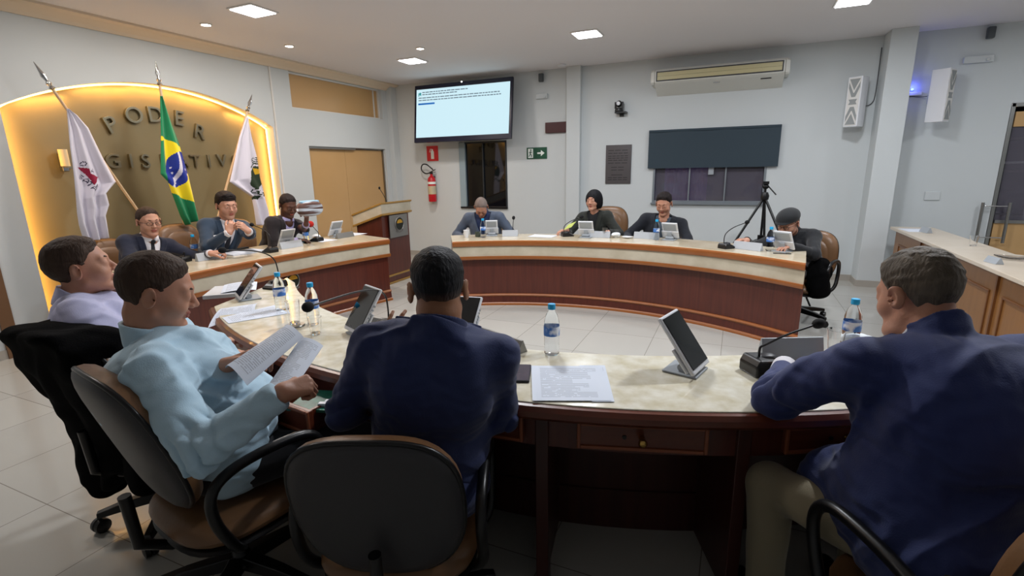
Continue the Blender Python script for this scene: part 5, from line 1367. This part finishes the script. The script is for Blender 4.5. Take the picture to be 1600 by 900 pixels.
wl = thing('wall_lamp', 'small cream wall light half hidden behind the white state flag', 'lamp', (XN, atX(100, 250, XN).y-.02, 1.66))
MB().lathe([(.035, -.06), (.035, .09)], (.05, 0, 0), 20).build('lamp_shade', mat('cream_lamp_shade', '#d8c39a', .5), wl, smooth=40)
MB().box((.02, 0, -.085), (.06, .05, .04)).build('lamp_bracket', M_['chrome'], wl, bevel=.005)
GLY = {'O': ['01110', '10001', '10001', '10001', '01110'], 'A': ['00100', '01010', '10001', '11111', '10001'], 'S': ['01111', '10000', '01110', '00001', '11110'],
       'T': ['11111', '00100', '00100', '00100', '00100'], 'N': ['10001', '11001', '10101', '10011', '10001'], 'G': ['01111', '10000', '10011', '10001', '01111'], 'E': ['11111', '10000', '11110', '10000', '11111'], 'M': ['10001', '11011', '10101', '10001', '10001']}
def glyph(x, y, ch, cx, cy, sz, rot):
    c, s = math.cos(rot), math.sin(rot); u = ((x-cx)*c+(y-cy)*s)/sz*5+2.5; v = (-(x-cx)*s+(y-cy)*c)/sz*5+2.5
    return 0 <= u < 5 and 0 <= v < 5 and GLY[ch][int(v)][int(u)] == '1'
def inpoly(x, y, P):
    r = False; j = len(P)-1
    for i in range(len(P)):
        if (P[i][1] > y) != (P[j][1] > y) and x < (P[j][0]-P[i][0])*(y-P[i][1])/(P[j][1]-P[i][1])+P[i][0]: r = not r
        j = i
    return r
def flag(label, left, right, X0, colf, mats, pole, nf, grp, nu=70, nv=130, amp=.03):
    """cloth gathered on a leaning pole; left/right = outline of the hanging cloth"""
    t = thing('flag', label, 'flag', tuple(pole[1]), 0, grp); o_ = Vector(pole[1])
    def curve(P, q):
        L = [0]
        for a, b in zip(P, P[1:]): L.append(L[-1]+math.hypot(b[0]-a[0], b[1]-a[1]))
        q *= L[-1]
        for i in range(len(P)-1):
            if q <= L[i+1] or i == len(P)-2:
                k = (q-L[i])/(L[i+1]-L[i]+1e-9); return (P[i][0]*(1-k)+P[i+1][0]*k, P[i][1]*(1-k)+P[i+1][1]*k)
    vs = []; pq = []
    for j in range(nv+1):
        v = j/nv; a = curve(left, v); b = curve(right, v)
        for i in range(nu+1):
            u = i/nu; x = a[0]*(1-u)+b[0]*u; y = a[1]*(1-u)+b[1]*u; p = atX(x, y, X0)
            p.x += amp*min(1, .25+v*1.4)*math.sin(u*nf*2*math.pi+.8*math.sin(v*4))
            vs.append(p-o_); pq.append((x, y))
    fs = []; fm = []
    for j in range(nv):
        for i in range(nu):
            k = j*(nu+1)+i; fs.append((k, k+1, k+nu+2, k+nu+1)); fm.append(colf((pq[k][0]+pq[k+nu+2][0])/2, (pq[k][1]+pq[k+nu+2][1])/2))
    m = MB(); m.v = [tuple(v) for v in vs]; m.f = fs; m.fm = fm
    c = m.build('flag_cloth', mats, t, smooth=180); so = c.modifiers.new('thickness', 'SOLIDIFY'); so.thickness = .003
    top = Vector(pole[0])-o_; MB().tube([(0, 0, 0), top], .012, 10).build('pole', M_['flagpole'], t, smooth=60)
    d = top.normalized(); Rm = d.to_track_quat('Z', 'Y').to_matrix()
    MB().lathe([(.014, -.02), (.024, -.01), (.012, .01), (.022, .03), (.010, .05), (.022, .09), (.014, .12), (.002, .20)], top, 14, Rm).build('finial', M_['chrome'], t, smooth=50)
    return t
XF = -5.22
b0 = atX(305, 448, XF); b0.z = .32
cw_ = mat('white_flag_cloth', '#cfcbd6', .85, sheen=.2); cr_ = mat('crimson_flag_print', '#8d1436', .8); cd_ = mat('dark_flag_lettering', '#2b2440', .8)
cg_ = mat('green_flag_cloth', '#0b7a4c', .8, sheen=.2); cy_ = mat('yellow_flag_cloth', '#e6cf10', .8, sheen=.2); cb_ = mat('blue_flag_cloth', '#1c2f8a', .8); cdk = mat('dark_green_flag_print', '#22331f', .8); cgd = mat('gold_flag_print', '#c9a01c', .8)
def minas(x, y):
    X, Y = (x-90)*9, (y-200)*9
    if inpoly(X, Y, [(300, 548), (425, 570), (445, 645), (600, 690), (492, 800), (395, 650)]): return 1
    for ch, cx, cy, r in (('O', 362, 503, .3), ('A', 482, 602, .25), ('S', 350, 690, .6), ('A', 415, 738, .5), ('T', 455, 790, .7), ('A', 500, 845, .7), ('N', 545, 830, .6)):
        if glyph(X, Y, ch, cx, cy, 62, r): return 2
    return 0
flag('white state flag with crimson triangle on a leaning pole, left of the three', [(104, 170), (106, 200), (108, 230), (112, 262), (115, 290), (120, 332), (124, 352), (133, 378)],
     [(107, 170), (120, 180), (138, 200), (162, 248), (181, 284), (165, 302), (169, 320), (163, 337), (168, 372)], XF, minas, [cw_, cr_, cd_], (atX(80, 136, XF-.05), b0+Vector((0, -.03, 0))), 2.4, 'ceremonial flags in the niche', 110, 190)
def brazil(x, y):
    X, Y = x*10/3, (y-80)*10/3
    ex_, ey_ = X-925, Y-616; c, s = math.cos(.22), math.sin(.22); ex2, ey2 = ex_*c+ey_*s, -ex_*s+ey_*c
    if (ex2/62)**2+(ey2/96)**2 < 1:
        if abs(ex2-(-12+.0028*(ey2-20)**2*(-1)+22)) < 9: return 3
        if (int(X/9)*7+int(Y/9)*13) % 23 == 0 and ey2 > -20: return 3
        return 2
    top = 440+(X-832)*.5; bot = 735+(X-885)*.43
    if X < 850-(Y-450)*-.10 and Y > 465: return 0
    if top < Y < bot: return 1
    return 0
flag('green and yellow national flag with blue disc on the middle pole', [(250, 150), (250, 180), (250, 212), (249, 250), (249, 272), (261, 284), (268, 302), (283, 338), (291, 352)],
     [(254, 150), (270, 194), (282, 224), (290, 250), (297, 275), (303, 305), (309, 338), (310, 344)], XF+.075, brazil, [cg_, cy_, cb_, cw_], (atX(249, 130, XF), b0+Vector((.0, 0, 0))), 1.6, 'ceremonial flags in the niche', 90, 170)
def city(x, y):
    X, Y = (x-350)*4.74, (y-160)*4.74
    if X > 186:
        ex_, ey_ = X-240, Y-555; d = math.hypot(ex_/62, ey_/84)
        if d < 1:
            if inpoly(X, Y, [(205, 485), (265, 492), (268, 530), (240, 535)]): return 2
            return 1
        if 1.15 < d < 1.28 and Y < 520: return 1
        for ch, cx, cy, r in (('G', 228, 655, .1), ('O', 262, 668, 0), ('M', 293, 678, 0), ('E', 215, 430, -.4), ('S', 245, 425, .1)):
            if glyph(X, Y, ch, cx, cy, 36, r): return 1
        if 690 < Y < 718 and 205 < X < 262: return 1
    return 0
flag('white municipal flag with dark green seal on a leaning pole, right of the three', [(385, 183), (373, 215), (365, 250), (357, 284), (375, 296), (393, 308), (398, 329), (402, 352)],
     [(388, 183), (394, 213), (402, 244), (408, 278), (415, 303), (422, 329), (426, 352)], XF+.02, city, [cw_, cdk, cgd], (atX(387, 172, XF), b0+Vector((0, .03, 0))), 1.8, 'ceremonial flags in the niche', 90, 170)
fs_ = thing('flag_stand', 'heavy round stand holding the three flag poles behind the left desk', 'stand', (b0.x, b0.y, 0))
MB().lathe([(.20, 0), (.20, .03), (.05, .05), (.03, .08), (.03, .30), (.06, .32), (.06, .42), (.03, .42)], n=28).build('stand_body', M_['woodred'], fs_, smooth=40)

# ================================================================== CHAIRS IN PLACE
office_chair('tan leather office chair with dark grey back of the navy suited man, nearest the camera', (-.925, 1.16, 0), 112, .38, True, .215, 14)
office_chair('tan leather office chair of the man in the light blue shirt', (-1.585, 1.03, 0), 79, .43, True, .285, 17)
office_chair('office chair covered by a black jacket behind the man in the lavender shirt', (-2.235, 1.22, 0), 90, .43, True, .26, 14)
office_chair('office chair of the grey-haired man in blue at the right', (.60, 1.36, 0), 118, .43, True, .27, 10)
office_chair('tan leather office chair behind the woman in the dark blazer', (-1.45, 6.08, 0), -88, .42, False, .34, 6)
office_chair('tan leather office chair behind the man in the flat cap', (.62, 5.46, 0), -112, .40, True, .20, 6)
office_chair('tan leather office chair of the man with grey t-shirt, hidden by him', (-.80, 6.32, 0), -95, .40, False, .22, 6)
office_chair('tan leather office chair of the bald bowed man, hidden by him', (-2.98, 6.02, 0), -75, .40, False, .20, 6)
office_chair('tan leather office chair behind the man with glasses at the left desk', (-5.02, 2.66, 0), 5, .44, False, .25, 6)
office_chair('tan leather office chair behind the clasped-hands man', (-4.98, 3.30, 0), 0, .44, False, .32, 6)
office_chair('tan leather office chair behind the dark suited man near the lectern', (-4.98, 3.92, 0), -5, .44, False, .31, 6)

# ================================================================== PEOPLE IN PLACE
S_ = lambda n, a, b: skin_mat(n, a, b)
sk_tan = S_('tan_skin', '#c59379', '#b57e66'); sk_light = S_('light_skin', '#c9997f', '#b98470'); sk_dark = S_('dark_skin', '#5f3d2e', '#4e3024'); sk_brown = S_('brown_skin', '#a0704f', '#8d5f44')
c_ltblue = cloth_mat('light_blue_shirt_cloth', '#bcd9ea', '#b3d2e5'); c_lav = cloth_mat('lavender_shirt_cloth', '#c2c2e0', '#b8b8da'); c_navy = cloth_mat('navy_suit_cloth', '#1d2b5c', '#1a2750', .8)
c_blue = cloth_mat('blue_suit_cloth', '#1f2e66', '#1b2957', .8); c_khaki = cloth_mat('khaki_trouser_cloth', '#8a8068'); c_black = cloth_mat('black_trouser_cloth', '#101015'); c_white = cloth_mat('white_shirt_cloth', '#d5d3d8')
c_m1 = cloth_mat('midnight_suit_cloth', '#131a30'); c_m2 = cloth_mat('petrol_suit_cloth', '#26384c'); c_m3 = cloth_mat('dark_plum_suit_cloth', '#1d161b'); c_f1 = cloth_mat('slate_jacket_cloth', '#4d586a'); c_f1s = cloth_mat('navy_shirt_cloth', '#14254a')
c_f2 = cloth_mat('dark_olive_blazer_cloth', '#1b1f1a'); c_f3 = cloth_mat('black_blazer_cloth', '#141822'); c_f3s = cloth_mat('grey_tshirt_cloth', '#414c58'); c_f4 = cloth_mat('black_coat_cloth', '#101318'); c_tie = cloth_mat('dark_tie_cloth', '#10141f'); c_lil = cloth_mat('lilac_shirt_cloth', '#a79fc6')
h_brown = HM('dark_brown_hair', '#33261f', '#4a3a30'); h_fade = HM('black_fade_hair', '#0d0d10', '#17171c')
h_black = HM('black_hair', '#0d0d10', '#17171c'); h_grey = HM('grey_brown_hair', '#4a4239', '#766c60', 26); h_dk = HM('very_dark_hair', '#191413', '#2a2120'); h_gstub = HM('grey_stubble_hair', '#6d5f58', '#857770')
res_n = .0045
# a skin fade: the hair thins out to the skin towards the nape
nt_ = h_fade.node_tree; b_ = nt_.nodes['Principled BSDF']; tc_ = nt_.nodes.new('ShaderNodeTexCoord'); sx_ = nt_.nodes.new('ShaderNodeSeparateXYZ'); nt_.links.new(tc_.outputs['Object'], sx_.inputs[0])
mr_ = nt_.nodes.new('ShaderNodeMapRange'); nt_.links.new(sx_.outputs[2], mr_.inputs[0]); mr_.inputs[1].default_value = 1.07; mr_.inputs[2].default_value = 1.165; mr_.inputs[3].default_value = 1.0; mr_.inputs[4].default_value = 0.0
mx_ = nt_.nodes.new('ShaderNodeMix'); mx_.data_type = 'RGBA'; nt_.links.new(mr_.outputs[0], mx_.inputs['Factor']); src_ = b_.inputs['Base Color'].links[0].from_socket
nt_.links.new(src_, mx_.inputs['A']); mx_.inputs['B'].default_value = lin('#7d5a44'); nt_.links.new(mx_.outputs['Result'], b_.inputs['Base Color'])
# light blue shirt man (near left)
person('man in a light blue shirt reading papers in profile, seated at the near left', (-1.655, .955, 1.140), (-1.60, 1.06), 54, 52, fp=16, seat=.43, w=1.12, bulk=.7, ndn=.135, hunch=.09,
       hands=dict(R=dict(p=zd(441, 614, 1.42), d=(.40, .85, .05), n=(.35, -.45, .8), c=1.35, th=.9, s=.92, pole=(.4, -.5, -1.0)), L=dict(p=zd(352, 572, 1.62), d=(.60, .62, .25), n=(-.55, .35, .75), c=.7, pole=(-.6, .2, -1))),
       outfit='shirt', top=c_ltblue, trousers=c_black, skin=sk_tan, hair=dict(kind='short', t=.008, ts=.003, top=.006, front=.004, fade=.0, fadew=.06), hm=h_brown, res=res_n, wr=.013, neck=.98, head=dict(lids='closed'), legres=.009, armw=1.28)
# lavender shirt man
person('man in a lavender shirt seated at the far near-row left, head tilted back in profile', (-2.43, 1.13, 1.140), (-2.28, 1.24), 58, 58, fp=-8, seat=.43, w=1.10, bulk=.6, ndn=.135,
       hands=dict(R=dict(p=(-2.02, 1.36, .72), d=(.4, .8, 0), n=(0, 0, 1), c=.5), L=dict(p=(-2.22, 1.5, .72), d=(.7, .6, 0), n=(0, 0, 1), c=.5)),
       outfit='shirt', top=c_lav, trousers=c_black, skin=sk_tan, hair=dict(kind='short', t=.011, ts=.006, top=.006, fade=-.03, fadew=.06), hm=h_brown, res=.005, wr=.012, neck=1.0, head=dict(lids='closed'), armw=1.2)
# navy suit man
person('man in a navy suit seen from behind, seated at the middle of the near row', (-.805, 1.255, 1.150), (-.85, 1.20), 114, 122, fp=4, seat=.42, w=1.05, bulk=.4, ndn=.120,
       hands=dict(L=dict(p=zd(588, 545, 1.66), d=(.55, .35, .62), n=(.5, -.8, .2), c=.35, sp=.28, s=.95, pole=(-.5, -.1, -1)), R=dict(p=(-.808, 1.46, .838), d=(-.6, .75, 0), n=(0, 0, 1), c=.4, pole=(.45, -.15, -1))), arml=.88, armw=.98,
       outfit='suit', top=c_navy, shirt=c_navy, trousers=c_navy, skin=sk_brown, hair=dict(kind='short', t=.008, ts=.0015, top=.007, fade=.015, fadew=.05, nape=.012, n=.0014), hm=h_fade, res=res_n, wr=.007, neck=1.26, head=dict(), legres=.009, hs=1.0)
# blue suit man right
person('grey-haired man in a blue suit writing at the right end of the near desk', (.475, 1.675, 1.140), (.60, 1.38), 114, 124, fp=20, seat=.45, w=1.20, bulk=.9, nfwd=.09, ndn=.11, skirt=.30, hunch=.08, jcol=.012,
       hands=dict(L=dict(p=(.20, 1.885, .805), d=(.15, .95, -.12), n=(.15, .15, .95), c=.95, th=.8, pole=(-.6, -.75, -.5)), R=dict(p=(.50, 2.13, .80), d=(-.9, .35, .0), n=(.1, -.1, .95), c=.35, pole=(1, 0, -.6))),
       outfit='suit', top=c_blue, shirt=c_white, trousers=c_khaki, skin=sk_tan, hair=dict(kind='short', t=.010, ts=.003, top=.005, n=.0022, fade=-.02, fadew=.07), hm=h_grey, res=res_n, wr=.009, neck=1.05, head=dict(jowl=True), armw=1.12, knees=[(.17, 1.62, .50), (.46, 1.80, .50)], legres=.009, hs=.99)
# left desk
rf_ = .006
person('man with glasses and dark navy suit at the left end of the niche desk', (-4.80, 2.80, 1.10), (-4.98, 2.72), -4, -10, fp=8, seat=.44, w=1.0,
       hands=dict(L=dict(p=(-4.36, 3.02, .80), d=(.6, .6, .1), n=(0, -.3, 1), c=1.0), R=dict(p=(-4.45, 2.65, .78), d=(.8, .5, 0), n=(0, 0, 1), c=.6)),
       outfit='suit', top=c_m1, shirt=c_white, tie=c_tie, trousers=c_m1, skin=sk_light, hair=dict(kind='short', t=.007, ts=.004, top=.002, front=.012), hm=h_brown, res=rf_, glasses=True, neck=1.05, hs=1.06)
person('young man in petrol suit with clasped hands raised before his mouth', (-4.56, 3.40, 1.20), (-4.88, 3.36), -6, -14, fp=10, seat=.46, w=1.06,
       hands=dict(R=dict(p=zd(357, 364, 4.62), d=(.15, .5, .8), n=(.75, -.5, .0), c=1.05, pole=(0, -.7, -1)), L=dict(p=zd(389, 362, 4.66), d=(-.1, -.65, .7), n=(.85, .3, .1), c=1.0, pole=(0, .8, -1))),
       outfit='suit', top=c_m2, shirt=c_white, tie=c_tie, trousers=c_m2, skin=sk_light, hair=dict(kind='short', t=.010, ts=.005, top=.010, quiff=.012, front=.012), hm=h_dk, res=rf_, neck=1.05, hs=1.06)
person('man in a dark suit and lilac shirt looking down, near the lectern', (-4.50, 4.09, 1.15), (-4.84, 4.00), 0, -16, fp=22, seat=.45, w=.98,
       hands=dict(L=dict(p=zd(486, 350, 5.05), d=(.1, .15, .95), n=(.9, .3, 0), c=1.0, pole=(-.3, .6, -1)), R=dict(p=(-4.38, 4.05, .78), d=(.7, .5, 0), n=(0, 0, 1), c=.7)),
       outfit='suit', top=c_m3, shirt=c_lil, trousers=c_m3, skin=sk_dark, hair=dict(kind='short', t=.005, ts=.002, top=.004), hm=h_dk, res=rf_, neck=1.08, hs=1.04)
# far desk
person('balding man in a slate jacket bowing his head at the left of the far desk', (-2.93, 5.66, 1.035), (-2.99, 5.95), -76, -68, fp=50, seat=.42, w=1.15, bulk=.3, nfwd=.10, ndn=.09,
       hands=dict(L=dict(p=(-2.66, 5.62, .66), d=(-.3, -.9, 0), n=(0, 0, 1), c=.5), R=dict(p=(-3.15, 5.55, .66), d=(.3, -.9, 0), n=(0, 0, 1), c=.5)),
       outfit='suit', top=c_f1, shirt=c_f1s, trousers=c_black, skin=sk_tan, hair=dict(kind='short', t=.005, ts=.003, top=.001, front=.02, brow=True), hm=h_gstub, res=rf_, jacket_open=.10)
person('woman with black bobbed hair in a dark olive blazer at the far desk', (-1.56, 5.93, 1.115), (-1.52, 6.05), -95, -101, fp=2, seat=.43, w=.92, sc=.97,
       hands=dict(R=dict(p=(-1.78, 5.60, .79), d=(-.6, -.6, 0), n=(0, 0, 1), c=.6), L=dict(p=(-1.30, 5.62, .78), d=(-.4, -.8, 0), n=(0, 0, 1), c=.5)),
       outfit='suit', top=c_f2, shirt=c_f4, trousers=c_black, skin=sk_light, hair=dict(kind='bob'), hm=h_black, res=rf_, neck=.92, jacket_open=.075, hs=1.03, collar_h=-.08, jcol=-.035)
person('man in a black blazer over grey t-shirt looking down at the far desk', (-.755, 6.0, 1.075), (-.80, 6.22), -92, -98, fp=20, seat=.42, w=1.15, bulk=.2,
       hands=dict(R=dict(p=(-1.13, 5.72, .70), d=(.0, -.9, 0), n=(0, 0, 1), c=.5), L=dict(p=(-.55, 5.68, .70), d=(-.3, -.9, 0), n=(0, 0, 1), c=.5)),
       outfit='suit', top=c_f3, shirt=c_f3s, trousers=c_black, skin=sk_tan, hair=dict(kind='short', t=.009, ts=.003, top=.006, fade=.01, front=.004), hm=h_dk, res=rf_, jacket_open=.085, neck=1.05, hs=1.04, collar_h=-.03)
person('man in a black flat cap and glasses leaning on the far desk, right end', (.47, 5.42, .945), (.64, 5.62), -118, -122, fp=20, seat=.42, w=1.0, bulk=.3, nfwd=.11, ndn=.10,
       hands=dict(R=dict(p=(.12, 5.20, .80), d=(-.6, -.5, .1), n=(0, 0, 1), c=.7), L=dict(p=(.48, 5.05, .78), d=(-.6, -.6, 0), n=(0, 0, 1), c=.5)),
       outfit='coat', top=c_f4, shirt=c_f4, trousers=c_black, skin=sk_light, hair=dict(kind='short', t=.006, ts=.004), hm=h_gstub, cap=cloth_mat('black_cap_felt', '#15181b'), glasses=True, res=rf_, hs=1.03)

# papers in the hands of the reading man
sheet('paper_sheet', [zd(386, 602, 1.46), zd(352, 575, 1.56), zd(443, 516, 1.78), zd(474, 526, 1.66)], 'curved printed sheet held up by the man in the light blue shirt', group='printed papers', curl=.035, bow=0)
sheet('paper_sheet', [zd(416, 606, 1.46), zd(456, 612, 1.44), zd(505, 540, 1.66), zd(470, 528, 1.70)], 'second printed sheet in the fist of the man in the light blue shirt', group='printed papers', curl=.012)
# striped bundle held by the dark-suited man, yellow note in the woman's hand
gb = thing('striped_bag', 'small striped bag with pale blue flap held up beside the dark suited man', 'bag', tuple(zd(484, 326, 5.0)))
cu_ = cushion(.27, .15, .06, .06, n=2.6); xf(cu_, Matrix.Rotation(math.radians(78), 4, 'Z')); cu_.build('bag_body', mat('striped_cloth', '#5b3f38', .8, noise=(9, '#c9cfd6', .04, (.2, .2, 3.2))), gb, smooth=180)
b_ = MB().box((0, 0, .065), (.05, .20, .03), Matrix.Rotation(math.radians(-12), 3, 'Z')); b_.build('bag_flap', mat('pale_blue_cloth', '#9cc3dc', .8), gb, bevel=.01)
nt_ = sheet('yellow_note', [(-1.80, 5.52, .80), (-1.70, 5.50, .84), (-1.66, 5.56, .90), (-1.76, 5.58, .86)], 'yellow green note under the hand of the woman in the dark blazer', mtl='lemon', cat='note', n=6)

# black jacket draped over the lavender man's chair
jk = thing('draped_jacket', 'black jacket hanging over the back of the leftmost near chair', 'jacket', (-2.235, 1.22, 0), 0.0)
def jf(p):
    x, y, z = p[:, 0], p[:, 1], p[:, 2]
    yc = -.262-.25*(np.clip(z, .45, 1.1)-.69)+.22*x*x
    top = .985-.9*np.maximum(np.abs(x)-.14, 0)**1.3-.5*x*x
    wid = .218+.04*np.clip(.75-z, 0, .4)+.012*np.sin(z*19+1)
    bot = .28+.05*np.sin(x*9+1)+.02*np.sin(x*31)-.10*np.exp(-((x+.10)/.07)**2)
    th = .060+.045*np.clip((z-.70)*4, 0, 1)
    d = smax(smax(np.abs(x)-wid, np.maximum(z-top, bot-z), .03), np.abs(y-yc-.02*np.clip((z-.70)*4, 0, 1))-th, .05)
    v = np.clip((.93-z)*3, 0, 1)
    return d*.8-.020*(np.abs(np.sin(x*17+1.2*np.sin(z*5)))-.5)*v+crease(p, .010, 24, 8)+folds(p, .004, 40, 3)
v, q = mesh_sdf(jf, (-.42, -.60, .05), (.42, .05, 1.1), .008); np_mesh('jacket_body', v, q, M_['coat'], jk)
# coat on the cap man's chair
ck = thing('hanging_coat', 'black bundle hanging from the armrest of the flat-capped man\'s chair', 'coat', (.74, 5.22, 0))
def kf(p):
    q = p-np.array([0, 0, .47]); d = ell(q, (0, 0, .02), (.09, .12, .15)); d = smin(d, ell(q, (.01, -.02, -.09), (.10, .11, .09)), .04); return d+crease(p, .03, 30, 2)+folds(p, .008, 40, 6)
v, q = mesh_sdf(kf, (-.2, -.22, .15), (.2, .22, .75), .01); np_mesh('coat_body', v, q, M_['coat'], ck)
